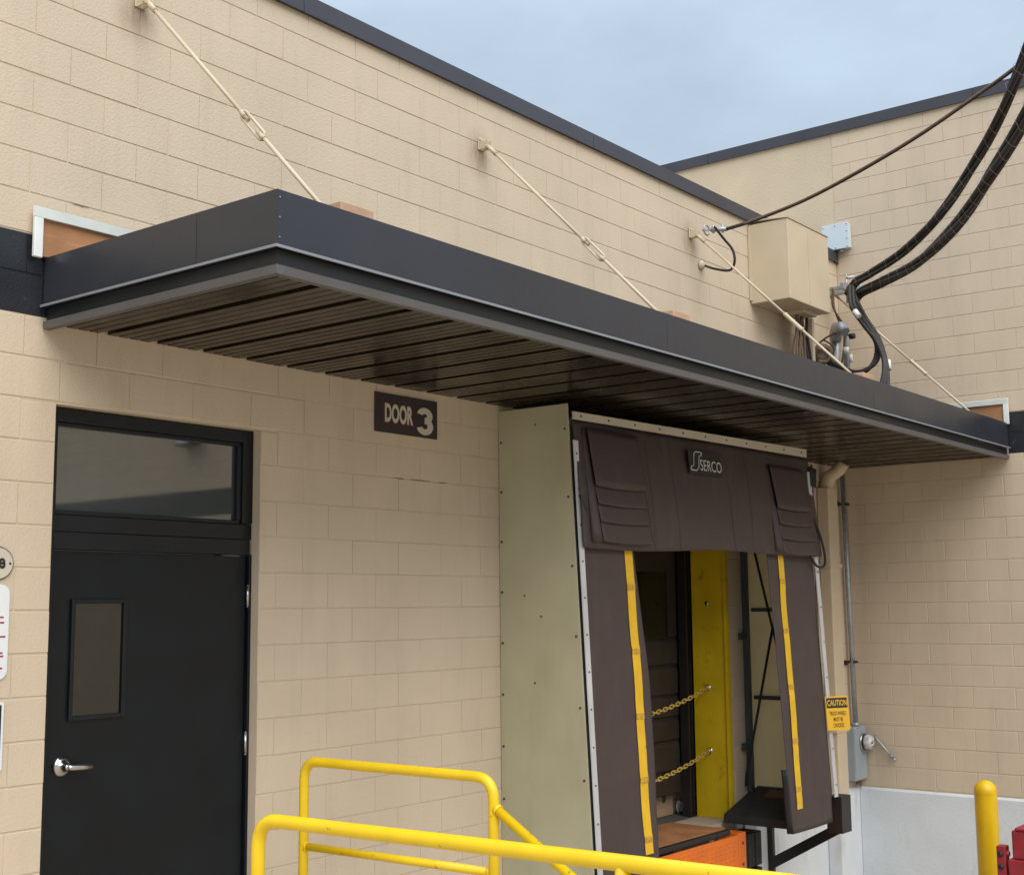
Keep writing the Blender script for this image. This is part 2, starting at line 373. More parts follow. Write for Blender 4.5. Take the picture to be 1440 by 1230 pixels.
ZA, ZBT = 5.445, 6.875
DOOR = (3.635, 4.947, -.02, 2.835); DOCK = (7.46, 10.31, -2, 2.62)
bA = empty('block_building', (8, 0, GZ), 'tan painted block building with a black door and a truck dock', 'building')
wA = MB()
for a, b, c, d in rects((-1.0, XB, GZ, ZA), [DOOR, DOCK, (-1.0, XB, 3.2535, 3.6555)]): wA.box(a, b, .001, .33, c, d)
wallA = wA.build('wall', 'tan_paint', bA)
q = MB(); q.box(-1.0, XB, .001, .33, 3.2536, 3.6554); q.build('band_backing', 'black_paint', bA)
# band is 3.251..3.658 and only outside the canopy
lay('A', -1.0, XB-.002, ZA, -16, 3.64887, [DOOR, DOCK, (3.535, XB, 3.2512, 3.6576)], wallA, (-1.2, 3.53, 3.25, 3.66), 300)
lay_x = MB()
for i in range(23):
    a = 3.538+i*2*C; b = min(a+2*C, XB-.002)
    for zz in (3.2512, 3.4544):
        vs, f = block_vf(b-a, C, 'A'); lay_x.add([(q[0]+a, q[1], q[2]+zz) for q in vs], f)
tag(lay_x.build('block_field', 'black_paint', wallA), kind='stuff')
for nm, x0, x1 in [('base', 4.952, 7.46), ('base', 10.31, XB-.004)]:
    q = MB(); q.prism([(x0, .0, GZ), (x0, -.026, GZ), (x0, -.026, -.03), (x0, -.006, -.006), (x0, .0, -.006)], (x1-x0, 0, 0)); q.build(nm, 'white_paint', bA)
q = MB(); q.box(12.10, 12.42, -.17, -.0265, GZ, -.03); q.build('pier', 'white_paint', bA, bevel=.012)
q = MB(); q.box(3.635, 4.947, .15, .32, -.1, -.002); q.build('door_sill', 'concrete', bA)
q = MB()                                                      # open cracks along a few joints
for x0, x1, k in ((6.05, 6.14, -3), (6.19, 6.39, -3), (6.47, 6.55, -3), (3.68, 3.78, 3)):
    z = zk(k); n = 7; top = [(x0+(x1-x0)*i/n, -.0052, z+.0025*math.sin(i*2.2+x0*9)+.002) for i in range(n+1)]; bot = [(x0+(x1-x0)*i/n, -.0052, z+.0025*math.sin(i*2.2+x0*9)-.0035*math.sin(math.pi*i/n)-.0005) for i in range(n+1)]
    q.add(top+bot, [(n+1+i, n+2+i, i+1, i) for i in range(n)])
tag(q.build('joint_cracks', 'crack', wallA), kind='stuff')
xs = [-1.0, 2.16, 5.21, 8.31, 11.36, XB-.036]
for i in range(5):
    q = MB(); a, b = xs[i]+.002, xs[i+1]-.002
    q.prism([(a, -.006, ZA-.012), (a, -.03, ZA-.02), (a, -.034, ZA-.016), (a, -.03, ZA+.104), (a, .36, ZA+.09), (a, .36, ZA-.012)], (b-a, 0, 0)); q.build('coping', 'coping', bA)
q = MB(); q.box(-1.0, XB-.01, .34, 14, 5.1, 5.2); q.build('roof', 'yard_concrete', bA)  # unseen roof slab, added to block light behind the parapet
q = MB()                                                      # dock interior
q.box(5.0, 10.7, .335, 6, -.3, -.004); q.box(5.0, 10.7, 6, 6.1, -.3, 3.2); q.box(4.9, 5.0, .335, 6.1, -.3, 3.2); q.box(10.7, 10.8, .335, 6.1, -.3, 3.2); q.box(4.9, 10.8, .335, 6.1, 3.2, 3.3)
q.build('interior', 'interior', bA)
q = MB(); q.box(9.86, 10.305, -.004, .334, GZ, -.003); q.box(7.465, 7.62, -.004, .334, GZ, -.003); q.build('dock_edge', 'concrete', bA)
q = MB(); q.box(10.285, 10.309, .012, .345, -.001, 2.60); q.box(10.262, 10.31, -.012, .016, -.001, 2.60); q.build('jamb', 'yellow_jamb', bA)
q = MB(); q.box(7.461, 7.485, -.012, .345, -.001, 2.60); q.build('jamb', 'yellow_jamb', bA)

# personnel door, transom
dr = MB(); dr.box(3.692, 4.922, .083, .128, .012, 2.122)
drO = dr.build('door', 'door_paint', bA, bevel=.002)
fr = MB()
for b in [(3.636, 3.686, .06, .15, 0, 2.832), (4.929, 4.946, .06, .15, 0, 2.13), (4.872, 4.946, .06, .15, 2.305, 2.832), (3.686, 4.929, .06, .15, 2.129, 2.215), (3.686, 4.946, .066, .15, 2.2155, 2.30), (3.686, 4.872, .06, .15, 2.762, 2.832)]: fr.box(*b)
fr.build('door_frame', 'frame_paint', bA, bevel=.003)
tw = MB(); tw.box(3.687, 4.871, .098, .106, 2.302, 2.76); twO = tw.build('transom_window', 'glass', bA)
sf = MB()
sf.box(3.687, 4.871, .076, .097, 2.301, 2.322); sf.box(3.687, 4.871, .076, .097, 2.742, 2.761); sf.box(4.842, 4.8715, .072, .097, 2.3225, 2.7415); sf.box(3.687, 3.70, .076, .097, 2.3225, 2.7415)
sf.build('glazing_bead', 'frame_paint', twO, bevel=.002)
vf = MB()
for b in [(3.806, 3.828, .066, .0825, 1.29, 1.885), (4.108, 4.132, .066, .0825, 1.29, 1.885), (3.828, 4.108, .066, .0825, 1.29, 1.312), (3.828, 4.108, .066, .0825, 1.863, 1.885)]: vf.box(*b)
vf.build('vision_frame', 'frame_paint', drO, bevel=.004)
vp = MB(); vp.box(3.829, 4.107, .079, .0826, 1.313, 1.862); vp.build('pane', 'dark_glass', drO)
h = MB(); h.lathe((3.783, .0826, 1.075), (0, -1, 0), [(0, .050), (.006, .050), (.016, .036), (.022, .02), (.05, .013), (.062, .013), (.062, 0)], 24)
h.tube([(3.783, .028, 1.075), (3.80, .022, 1.073), (3.86, .024, 1.069), (3.915, .028, 1.064)], [.013, .0155, .015, .0145], 10)
h.build('handle', 'steel', drO)
for z in (1.90, 1.09, .28):
    q = MB(); q.tube([(4.925, .066, z-.057), (4.925, .066, z+.057)], .0085, 10); q.box(4.924, 4.946, .074, .0825, z-.055, z+.055); q.tube([(4.925, .066, z-.063), (4.925, .066, z-.058)], .006, 8); q.tube([(4.925, .066, z+.058), (4.925, .066, z+.063)], .006, 8); q.build('hinge', 'steel', drO)

# overhead dock door with its panels
od = MB(); od.box(7.55, 10.20, .47, .50, .20, 2.62); odO = od.build('overhead_door', 'brown_door', bA)
seam = [.19, .39, .65, .85, 1.04, 1.30, 1.545]
for i in range(6):
    q = MB(); a, b = seam[i]+.006, seam[i+1]-.006
    q.prism([(7.56, .469, a), (7.56, .447, a+.012), (7.56, .447, b-.03), (7.56, .455, b-.012), (7.56, .469, b)], (2.62, 0, 0))
    q.box(7.562, 10.178, .444, .4465, (a+b)/2-.012, (a+b)/2+.012)
    q.build('door_panel', 'brown_door', odO)
q = MB(); q.box(7.56, 10.18, .447, .469, 2.12, 2.60); q.box(10.04, 10.18, .447, .469, 1.551, 2.119); q.box(7.56, 7.70, .447, .469, 1.551, 2.119); q.box(8.80, 8.94, .447, .469, 1.551, 2.119); q.build('window_frame', 'brown_door', odO)
for a, b in ((7.702, 8.798), (8.942, 10.038)):
    q = MB(); q.box(a, b, .458, .466, 1.552, 2.118); q.build('pane', 'door_pane', odO)
q = MB(); q.box(10.20, 10.283, .40, .44, 0, 2.62); q.box(10.20, 10.225, .36, .40, 0, 2.62); q.box(10.26, 10.283, .36, .3995, 0, 2.62); q.build('door_track', 'black_steel', bA)

# ---- right-hand building
bB = empty('block_building', (XB+2, -6, GZ), 'taller tan block wing at the right meeting the dock wall in a corner', 'building')
wB = MB(); wB.box(XB+.001, XB+.35, -26, .34, GZ, ZBT); wB.box(XB+.35, XB+.36, -26, 14, GZ, 5.0); wallB = wB.build('wall', 'tan_paint', bB)
lay('B', .006, 26, ZBT, -16, .8083, [(.006, 1.69, 3.2512, 3.6576)], wallB, (1.68, 27, 3.25, 3.66), 300)
q = MB(); q.box(XB-.0005, XB+.1, -26, -1.69, 3.2536, 3.6554); q.build('band_backing', 'black_paint', bB)
q = MB(); q.box(XB-.003, XB+.3, .004, 12, 5.21, ZBT); q.build('stucco_panel', 'stucco', bB)
q = MB()
q.prism([(XB, -26, GZ), (XB-.028, -26, GZ), (XB-.028, -26, -.03), (XB-.006, -26, -.008), (XB, -26, -.008)], (0, 26-.03, 0)); q.build('base', 'white_paint', bB)
ys = [12, 7.6, 4.55, 1.5, -1.55, -4.6, -10.7, -16.8, -26]
for i in range(8):
    b, a = ys[i]-.002, ys[i+1]+.002; q = MB()
    q.prism([(XB-.006, a, ZBT-.012), (XB-.03, a, ZBT-.02), (XB-.034, a, ZBT-.016), (XB-.03, a, ZBT+.105), (XB+.36, a, ZBT+.09), (XB+.36, a, ZBT-.012)], (0, b-a, 0)); q.build('coping', 'coping', bB)

# ------------------------------------------------------------------ canopy
CX, CY = 3.538, -1.70
can = empty('canopy', (8, -.85, 3.2), 'long flat dark bronze metal canopy over the door and the dock', 'canopy')
ZT, ZF = 3.548, 3.318
def fascia_front(a, b):
    q = MB(); q.prism([(a, CY, ZT), (a, CY, ZF), (a, CY-.016, ZF-.012), (a, CY-.016, ZF-.017), (a, CY+.012, ZF-.017), (a, CY+.012, ZT-.012), (a, CY+.09, ZT-.012), (a, CY+.09, ZT)], (b-a, 0, 0)); return q
fx = [CX, 6.60, 9.65, XB-.03]
for i in range(3): fascia_front(fx[i]+(.001 if i else 0), fx[i+1]-.001).build('fascia', 'fascia', can)
for a, b in ((CY+.0005, -1.182), (-1.179, -.012)):
    q = MB(); q.prism([(CX-.0005, a, ZT), (CX-.0005, a, ZF), (CX-.016, a, ZF-.012), (CX-.016, a, ZF-.017), (CX+.012, a, ZF-.017), (CX+.012, a, ZT-.013), (CX+.09, a, ZT-.013), (CX+.09, a, ZT-.0008)], (0, b-a, 0)); q.build('fascia', 'fascia', can)
q = MB(); q.box(CX-.019, XB-.03, CY-.019, CY-.0165, ZF-.021, ZF-.009); q.box(CX-.019, CX-.0165, CY-.0164, -.012, ZF-.021, ZF-.009); q.build('drip_edge', 'drip', can)
q = MB(); q.box(CX+.02, XB-.03, CY+.02, CY+.06, 3.235, ZF-.018); q.box(CX+.02, CX+.06, CY+.0601, -.012, 3.235, ZF-.018); q.build('recess_strip', 'fascia_dark', can)
q = MB()
q.prism([(CX+.001, CY+.001, 3.230), (CX+.001, CY+.004, 3.192), (CX+.001, CY+.035, 3.19), (CX+.001, CY+.066, 3.23)], (XB-.03-CX, 0, 0))
q.prism([(CX, CY+.0005, 3.2295), (CX+.003, CY+.0005, 3.1915), (CX+.035, CY+.0005, 3.1895), (CX+.066, CY+.0005, 3.2295)], (0, -.012-CY, 0)); q.build('edge_trim', 'edge_trim', can)
q = MB()
for z in (3.515, 3.43, 3.345): q.lathe((CX+.014, CY, z), (0, -1, 0), [(0, .004), (.003, .004), (.003, 0)], 8)
tag(q.build('rivets', 'drip', can), kind='stuff')
# ribbed soffit, one 0.305 m panel after another
PW = .305
prof = [(0, .0), (.052, .0), (.055, .008), (.063, .008), (.066, .0), (.118, .0), (.121, .008), (.129, .008), (.132, .0), (.184, .0), (.187, .008), (.195, .008), (.198, .0), (.248, .0), (.251, .045), (.302, .045), (.305, .0)]
def soffit_mesh(w):
    v = []; f = []; pr = [p_ for p_ in prof if p_[0] < w-.0005]; pr.append((w, 0.0))
    for x, z in pr: v += [(x, CY+.066, z), (x, -.012, z)]
    for i in range(len(pr)-1): f.append((2*i, 2*i+1, 2*i+3, 2*i+2))
    me = bpy.data.meshes.new('soffit_panel'); me.from_pydata(v, [], f); me.materials.append(MATS['soffit']); return me
sm = soffit_mesh(PW); x = 3.604
while x < XB-.035:
    w = min(PW, XB-.03-x); o = bpy.data.objects.new('soffit_panel', sm if w > PW-.001 else soffit_mesh(w)); COL.objects.link(o); o.parent = can
    o.location = Vector((x, 0, 3.222+random.uniform(-.0015, .0015)))-WL[can]; x += PW
q = MB(); q.box(CX+.09, XB-.03, CY+.0905, -.012, 3.40, 3.46); q.build('deck', 'fascia_dark', can)

# trim boards on both walls above the canopy roof
tb = empty('trim_board', (3.45, 0, 3.5), 'white-framed plywood strip on the wall behind the canopy\'s left end', 'trim')
q = MB(); q.box(3.47, 12.80, -.030, -.007, 3.55, 3.755); q.build('plywood', 'plywood', tb)
q = MB(); q.box(3.452, 3.500, -.052, -.0305, 3.535, 3.735); q.build('side_trim', 'trim_white', tb, bevel=.004)
q = MB(); q.prism([(3.452, -.0305, 3.7355), (3.452, -.052, 3.7355), (3.452, -.058, 3.785), (3.452, -.0305, 3.792)], (9.3, 0, 0)); q.build('top_trim', 'trim_white', tb)
tb = empty('trim_board', (XB, -1.72, 3.5), 'white-framed plywood strip on the wing wall at the canopy\'s right end', 'trim')
q = MB(); q.box(XB-.030, XB-.007, -1.705, -.10, 3.55, 3.755); q.build('plywood', 'plywood', tb)
q = MB(); q.box(XB-.052, XB-.0305, -1.722, -1.672, 3.535, 3.735); q.build('side_trim', 'trim_white', tb, bevel=.004)
q = MB(); q.prism([(XB-.0305, -1.722, 3.7355), (XB-.052, -1.722, 3.7355), (XB-.058, -1.722, 3.785), (XB-.0305, -1.722, 3.792)], (0, 1.62, 0)); q.build('top_trim', 'trim_white', tb)

# ------------------------------------------------------------------ tie rods
WHICH = ['tan tie rod with turnbuckle above the black door, leftmost of four', 'tan tie rod second from the left, above the middle of the canopy',
         'tan tie rod running down in front of the beige wall box', 'tan tie rod nearest the corner, ending by the right white trim']
for i, (ax, az) in enumerate(ANCH):
    A = Vector((ax, -.075, az-.035)); B = Vector((ax-.045 if i < 3 else ax-.10, -1.60, 3.50))
    t = empty('tie_rod', (ax, 0, az), WHICH[i], 'tie rod', 'canopy tie rods')
    d = (B-A).normalized(); sd_ = d.cross(Vector((1, 0, 0))).normalized()
    q = MB(); q.box(ax-.034, ax+.034, -.014, -.006, az-.05, az+.04); q.lathe((ax+.02, -.014, az+.026), (0, -1, 0), [(0, .010), (.010, .010), (.010, 0)], 6); q.lathe((ax-.02, -.014, az+.026), (0, -1, 0), [(0, .010), (.010, .010), (.010, 0)], 6)
    q.box(ax-.024, ax-.015, -.09, -.0141, az-.05, az+.008); q.box(ax+.015, ax+.024, -.09, -.0141, az-.05, az+.008); q.build('anchor_plate', 'tan_metal', t, bevel=.002)
    q = MB(); q.tube([A+Vector((-.034, 0, 0)), A+Vector((.034, 0, 0))], .008, 8); q.tube([A-d*.02, A+d*.10], .016, 10); q.build('clevis', 'tan_metal', t)
    m0, m1 = .535, .64
    q = MB(); q.tube([A+d*.08, A+(B-A)*(m0+.03)], .0105, 10); q.build('rod', 'tan_metal', t)
    q = MB(); q.tube([A+(B-A)*(m1-.03), B], .0105, 10); q.build('rod', 'tan_metal', t)
    P0, P1 = A+(B-A)*m0, A+(B-A)*m1; q = MB()
    if i < 2:
        loop = []
        w_ = .021
        for k in range(9): a = math.pi*(k/8); loop.append(P0+d*.02+(-d*math.sin(a)*.02)+sd_*math.cos(a)*w_)
        for k in range(9): a = math.pi*(k/8); loop.append(P1-d*.02+(d*math.sin(a)*.02)-sd_*math.cos(a)*w_)
        loop.append(loop[0]); q.tube(loop, .0075, 8)
        q.tube([P0-d*.012, P0+d*.03], .0145, 8); q.tube([P1-d*.03, P1+d*.012], .0145, 8)
    else:
        q.tube([P0, P0+d*.01, P0+d*.02, P1-d*.02, P1-d*.01, P1], [.014, .022, .017, .017, .022, .014], 10)
    q.build('turnbuckle', 'tan_metal', t)
for (x, lab) in ((4.02, 'small raw wood block at the foot of the leftmost tie rod'), (6.86, 'small raw wood block at the foot of the second tie rod'), (9.73, 'small raw wood block at the foot of the third tie rod')):
    q = MB(); q.box(x-.02, x+.19, -1.60, -1.49, 3.46, 3.63); tag(q.build('wood_block', 'wood', bevel=.004), lab, 'wood block', 'wood blocks on the canopy roof')

# ------------------------------------------------------------------ dock shelter
def fy(z): return -0.597-0.147*(3.18-z)/2.93
XL, XR = 7.105, 10.735
sh = empty('dock_shelter', (8.9, -.35, 0), 'dock shelter with brown vinyl curtains and pale green side panels', 'dock shelter')
def sidepanel(x, z0, th):
    if x > 9: return MB().add([(x, fy(z0), z0), (x, -.008, z0), (x, -.008, 3.18), (x, fy(3.18), 3.18)], [(0, 1, 2, 3)])
    q = MB(); q.hexa([(x, fy(z0), z0), (x+th, fy(z0), z0), (x+th, -.008, z0), (x, -.008, z0), (x, fy(3.18), 3.18), (x+th, fy(3.18), 3.18), (x+th, -.008, 3.18), (x, -.008, 3.18)]); return q
sp1 = sidepanel(XL, .05, .012).build('side_panel', 'shelter_green', sh)
sp2 = sidepanel(10.69, .235, .012).build('side_panel', 'shelter_green', sh)
q = MB()
for i in range(9): q.lathe((XL, -.028, .2+i*.345), (-1, 0, 0), [(0, .009), (.006, .007), (.006, 0)], 8)
for i in range(7): z = .25+i*.46; q.lathe((XL, fy(z)+.03, z), (-1, 0, 0), [(0, .009), (.006, .007), (.006, 0)], 8)
for y, z in ((-.33, 3.06), (-.36, 1.76), (-.22, 1.9), (-.3, 1.32)): q.lathe((XL, y, z), (-1, 0, 0), [(0, .007), (.004, .006), (.004, 0)], 8)
tag(q.build('screws', 'screw', sp1), kind='stuff')
q = MB(); q.hexa([(XL+.012, -.6, 3.05), (10.69, -.58, 3.05), (10.69, -.008, 3.05), (XL+.012, -.008, 3.05), (XL+.012, -.58, 3.06), (10.69, -.58, 3.06), (10.69, -.008, 3.06), (XL+.012, -.008, 3.06)]); q.build('top_panel', 'shelter_green', sh)
def strip(x0, x1, z0, z1, o=.004, th=.006):
    return MB().hexa([(x0, fy(z0)-o-th, z0), (x1, fy(z0)-o-th, z0), (x1, fy(z0)-o, z0), (x0, fy(z0)-o, z0), (x0, fy(z1)-o-th, z1), (x1, fy(z1)-o-th, z1), (x1, fy(z1)-o, z1), (x0, fy(z1)-o, z1)])
# steel frame
for x in (XL+.014, 10.64):
    xw = x if x < 9 else 10.555
    q = MB(); q.box(xw, xw+.06, -.05, -.0085, .20, 3.04); q.build('wall_post', 'dark_metal', sh)
    q = MB(); q.hexa([(x, fy(.2)+.004, .20), (x+.045, fy(.2)+.004, .20), (x+.045, fy(.2)+.05, .20), (x, fy(.2)+.05, .20), (x, fy(3.04)+.004, 3.04), (x+.045, fy(3.04)+.004, 3.04), (x+.045, fy(3.04)+.05, 3.04), (x, fy(3.04)+.05, 3.04)]); q.build('front_post', 'dark_metal', sh)
for z in (.225, 1.01, 1.78, 2.55):
    q = MB(); q.box(10.645, 10.685, fy(z)+.055, -.052, z-.017, z+.017); q.build('strut', 'dark_metal', sh)
q = MB(); q.box(10.47, 10.554, -.03, -.008, 1.52, 1.58); q.build('mounting_tab', 'dark_metal', sh)
q = MB(); q.box(10.47, 10.554, -.03, -.008, .56, .62); q.build('mounting_tab', 'dark_metal', sh)
for P in ([(10.50, -.11, 2.60), (10.50, -.195, 2.232), (10.50, -.335, 1.607), (10.50, -.415, 1.30), (10.50, -.44, .5)], [(10.50, -.335, 1.63), (10.50, -.035, .346), (10.50, -.03, .26)]):
    q = MB(); q.tube(P, .012, 8); q.build('stay_cord', 'black_rubber', sh)
# aluminium strips
q = strip(XL+.006, XL+.058, .06, 2.93, .026, .008); s1 = q.build('edge_strip', 'aluminium', sh)
q = MB()
for i in range(12): z = .2+i*.24; q.lathe((XL+.032, fy(z)-.034, z), (0, -1, 0), [(0, .007), (.005, .005), (.005, 0)], 8)
tag(q.build('screws', 'screw', s1), kind='stuff')
q = strip(10.66, 10.725, .20, 2.98, .026, .008); s2 = q.build('edge_strip', 'aluminium', sh)
q = MB()
for i in range(9): z = .3+i*.3; q.lathe((10.70, fy(z)-.034, z), (0, -1, 0), [(0, .007), (.005, .005), (.005, 0)], 8)
tag(q.build('screws', 'screw', s2), kind='stuff')
ya = fy(3.12)-.026; q = MB().hexa([(XL+.016, ya-.014, 3.073), (10.66, ya-.014, 3.108), (10.66, ya, 3.108), (XL+.016, ya, 3.073), (XL+.016, ya-.014, 3.124), (10.66, ya-.014, 3.178), (10.66, ya, 3.178), (XL+.016, ya, 3.124)]); s3 = q.build('header_strip', 'sign_cream', sh)
q = MB()
for i in range(11): x = XL+.10+i*.335; q.lathe((x, fy(3.12)-.040, 3.098+.0125*(x-XL)), (0, -1, 0), [(0, .008), (.006, .006), (.006, 0)], 8)
tag(q.build('screws', 'screw', s3), kind='stuff')
# curtains
def wob(x, z, a=.006): return a*(math.sin(3.1*x+4.3*z)+.6*math.sin(7.7*x-5.1*z+1)+.5*math.sin(1.7*x+11*z+2))
def head(u, v):
    x = XL+.03+u*(10.735-XL-.03); z = 3.075+.035*u-v*(.865+.012*math.sin(9*u)); sag = -.045*v-.02*math.sin(v*2.6)
    return (x+.02*v*(1 if u > .5 else 0), fy(z)-.006+sag*.9+wob(x, z, .004), z)
hc = MB().grid(head, 70, 20).build('head_curtain', 'vinyl', sh, solid=.004)
def pleat(xa, xb, za, zb, o0, o1, sk=0):                      # an overlapping flap standing off at its bottom edge
    def f(u, v):
        x = xa+u*(xb-xa)+sk*v; z = za+v*(zb-za)
        return (x, fy(z)-.055*min(1, (3.10-z)/.86)-.01-(o0+(o1-o0)*v)+wob(x, z, .002)-.008*math.sin(math.pi*u), z-.012*math.sin(math.pi*u)*v)
    return MB().grid(f, 14, 8)
for xa, xb, tp, zs in ((7.27, 7.90, 3.03, (2.63, 2.51, 2.39, 2.255)), (9.93, 10.56, 2.99, (2.62, 2.49, 2.365, 2.245))):
    top = tp; left = xa < 9
    for i, zb in enumerate(zs):
        pleat(xa+.02*i, xb+.02*i, top+.03 if i else top, zb, .008+(3-i)*.004, .022+(3-i)*.008).build('pleat', 'vinyl', hc, solid=.003)
        top = zb
    q = MB()                                                  # dark gusset at the outer side of the flaps
    q.grid(lambda u, v: (xa-.045-.01*v+u*.055+.05*v*0, fy(tp-v*(tp-2.25))-.02-.05*v-.045*u*v, tp-v*(tp-2.25)), 3, 10); q.build('gusset', 'vinyl', hc, solid=.003)
def seamline(x): 
    q = MB(); q.grid(lambda u, v: (x+u*.012, head(((x-XL-.03)/(10.735-XL-.03)), v)[1]-.004, head(((x-XL-.03)/(10.735-XL-.03)), v)[2]), 1, 14); return q
for x in (8.02, 8.36, 9.20, 9.52): seamline(x).build('seam', 'vinyl', hc)
# maker's plate
U, V = Vector((1, 0, 0)), Vector((0, .07, .99)).normalized()
o = Vector((8.585, fy(2.83)-.052, 2.812))
lp = MB(); lp.add([o, o+U*.51, o+U*.51+V*.185, o+V*.185], [(0, 1, 2, 3)])
lpO = lp.build('logo_patch', 'ink_black', sh, solid=.002)
nrm = U.cross(V)*.003
text('lettering', 'SERCO', o+nrm+U*.165+V*.035, U, V, .33, .085, 'logo_white', lpO, bold=0.0)
pts = [(.02, .03), (.10, .03), (.135, .055), (.15, .145), (.185, .15), (.19, .175), (.10, .175), (.075, .155), (.06, .065), (.02, .055)]
q = MB(); q.tube([o+nrm*1.6+U*a+V*b for a, b in pts+[pts[0]]], .0052, 6, cap=False); q.build('emblem', 'logo_white', lpO)
def side(x_out, xin, z0, z1, nm):
    def f(u, v):
        z = z1+v*(z0-z1); xi = xin(v); x = x_out+u*(xi-x_out)
        fold = .008*math.sin(v*21+u*2.5)*(1.1-u)*.5-(1-.8*u)*sum(.012*math.exp(-((v-vi+.012*u)/.008)**2) for vi in (.19, .375, .56, .74, .905))+.006*math.sin(26*(v+.33*u))*math.sin(3.1*u)*(1-u)
        back = .012*max(0, (u-.78)/.22)**2
        return (x, fy(z)-.012+wob(x, z, .003)+fold*.6+back, z)
    return f
fL = side(XL+.05, lambda v: 7.79+.125*math.sin(v*2.4), .035, 2.40, 'l')
cl = MB().grid(fL, 26, 60).build('side_curtain', 'vinyl', sh, solid=.004)
fR = side(10.64, lambda v: 9.83+.07*v, .0, 2.40, 'r')
crr = MB().grid(fR, 26, 60).build('side_curtain', 'vinyl', sh, solid=.004)
def stripe(f, u0, w, v0, v1, xs):
    def g_(u, v):
        a = Vector(f(u0(v0+(v1-v0)*v), v0+(v1-v0)*v)); return (a.x-w/2+u*w, a.y-.007, a.z)
    return MB().grid(g_, 2, 60)
uL = lambda v: (7.722+.025*v-XL-.05)/(7.79+.125*math.sin(v*2.4)-XL-.05)
uR = lambda v: (10.64-10.035)/(10.64-9.83-.07*v)
stripe(fL, uL, .098, .03, .945, 0).build('warning_stripe', 'stripe', cl)
stripe(fR, uR, .098, .03, .925, 0).build('warning_stripe', 'stripe', crr)
q = MB(); q.grid(lambda u, v: (9.885+.015*v-.012*u, fy(.5-.5*v)-.004+.05*u, .50-.5*v), 3, 6); q.build('curtain_return', 'black_rubber', crr, solid=.006)
def bands(f, u0, vs, m, par):
    q = MB()
    for v in vs:
        a = Vector(f(u0(v), v)); q.box(a.x-.049, a.x+.049, a.y-.0105, a.y-.0085, a.z-.02, a.z+.02)
    tag(q.build('stripe_tape', m, par), kind='stuff')
mat('tape_worn', (0.52, .31, .025), .6, var=.3, vscale=40)
bands(fL, uL, (.19, .375, .56, .74, .905), 'tape_worn', cl); bands(fR, uR, (.16, .33, .52, .70, .86), 'tape_worn', crr)
# loop of cord at the right end of the head curtain
q = MB(); q.tube(spline([(10.66, -.66, 2.62), (10.72, -.70, 2.45), (10.77, -.72, 2.28), (10.72, -.74, 2.16), (10.62, -.72, 2.15), (10.52, -.70, 2.24)]), .011, 8); q.build('pull_cord', 'black_rubber', sh)
q = MB(); q.grid(lambda u, v: (10.70+.09*u*(1-.4*v), fy(3.0-v*.16)-.03-.03*u, 3.03-v*.17-.02*u), 4, 4); q.build('corner_flap', 'black_rubber', sh, solid=.005)
q = MB(); q.tube(spline([(XL+.03, fy(2.5)-.04, 2.56), (XL+.06, fy(2.5)-.05, 2.50), (XL+.09, fy(2.45)-.05, 2.45)]), .008, 6); q.build('pull_cord', 'black_rubber', sh)
# bottom draft pad
q = MB(); q.hexa([(10.06, -.72, .0), (10.66, -.72, .15), (10.66, -.02, .15), (10.06, -.03, .0), (10.08, -.72, .075), (10.66, -.72, .235), (10.66, -.02, .235), (10.08, -.03, .075)])
pd = q.build('draft_pad', 'black_rubber', sh, bevel=.012)
q = MB(); sl_ = (.235-.075)/.58
q.add([(10.46, -.40, .075+sl_*.38+.004), (10.62, -.40, .075+sl_*.54+.004), (10.62, -.20, .075+sl_*.54+.004), (10.46, -.20, .075+sl_*.38+.004)], [(0, 1, 2, 3)]); q.build('pad_label', 'sign_red', pd)
# support bracket under the right side
q = MB(); q.box(10.86, 10.91, -.075, -.0265, GZ+.02, .10); q.build('bracket_post', 'black_steel', sh, bevel=.003)
q = MB(); q.hexa([(10.862, -.075, -.49), (10.908, -.075, -.49), (10.908, -.075, -.39), (10.862, -.075, -.39), (10.862, -.70, -.14), (10.908, -.70, -.14), (10.908, -.68, -.055), (10.862, -.68, -.055)]); q.build('bracket_brace', 'black_steel', sh)
q = MB(); q.box(10.74, 10.93, -.80, -.66, -.11, .195); q.build('bracket_foot', 'black_steel', sh, bevel=.003)

# ------------------------------------------------------------------ dock leveler, bumpers, chains, boxes
lv = empty('dock_leveler', (8.7, -.1, -.1), 'dock leveler with a rusty brown deck and an orange tread front', 'dock leveler')
q = MB(); q.box(7.63, 9.85, -.17, .36, -.03, -.001); q.build('deck', 'deck', lv)
q = MB(); q.box(7.63, 9.86, -.215, -.175, -.052, -.006); q.build('lip', 'black_steel', lv, bevel=.004)
q = MB(); q.box(7.63, 9.92, -.25, -.235, -.75, -.058); fp = q.build('front_plate', 'orange', lv)
q = MB(); rx = 0
for i in range(62):
    for j in range(18):
        x = 7.66+i*.0365+(.018 if j % 2 else 0); z = -.10-j*.0365
        if x < 9.90:
            s_ = 1 if (i+j) % 2 else -1
            q.hexa([(x-.013, -.2502, z-s_*.004-.006), (x+.013, -.2502, z+s_*.004-.006), (x+.013, -.2502, z+s_*.004+.006), (x-.013, -.2502, z-s_*.004+.006),
                    (x-.009, -.2545, z-s_*.003-.003), (x+.009, -.2545, z+s_*.003-.003), (x+.009, -.2545, z+s_*.003+.003), (x-.009, -.2545, z-s_*.003+.003)])
tag(q.build('tread', 'orange', fp), kind='stuff')
q = MB(); q.box(9.925, 10.05, -.252, -.05, -.75, -.045); q.build('side_flange', 'orange', lv, bevel=.004)
q = MB()
for z in (-.13, -.3, -.46): q.lathe((9.99, -.252, z), (0, -1, 0), [(0, .012), (.008, .012), (.008, 0)], 6)
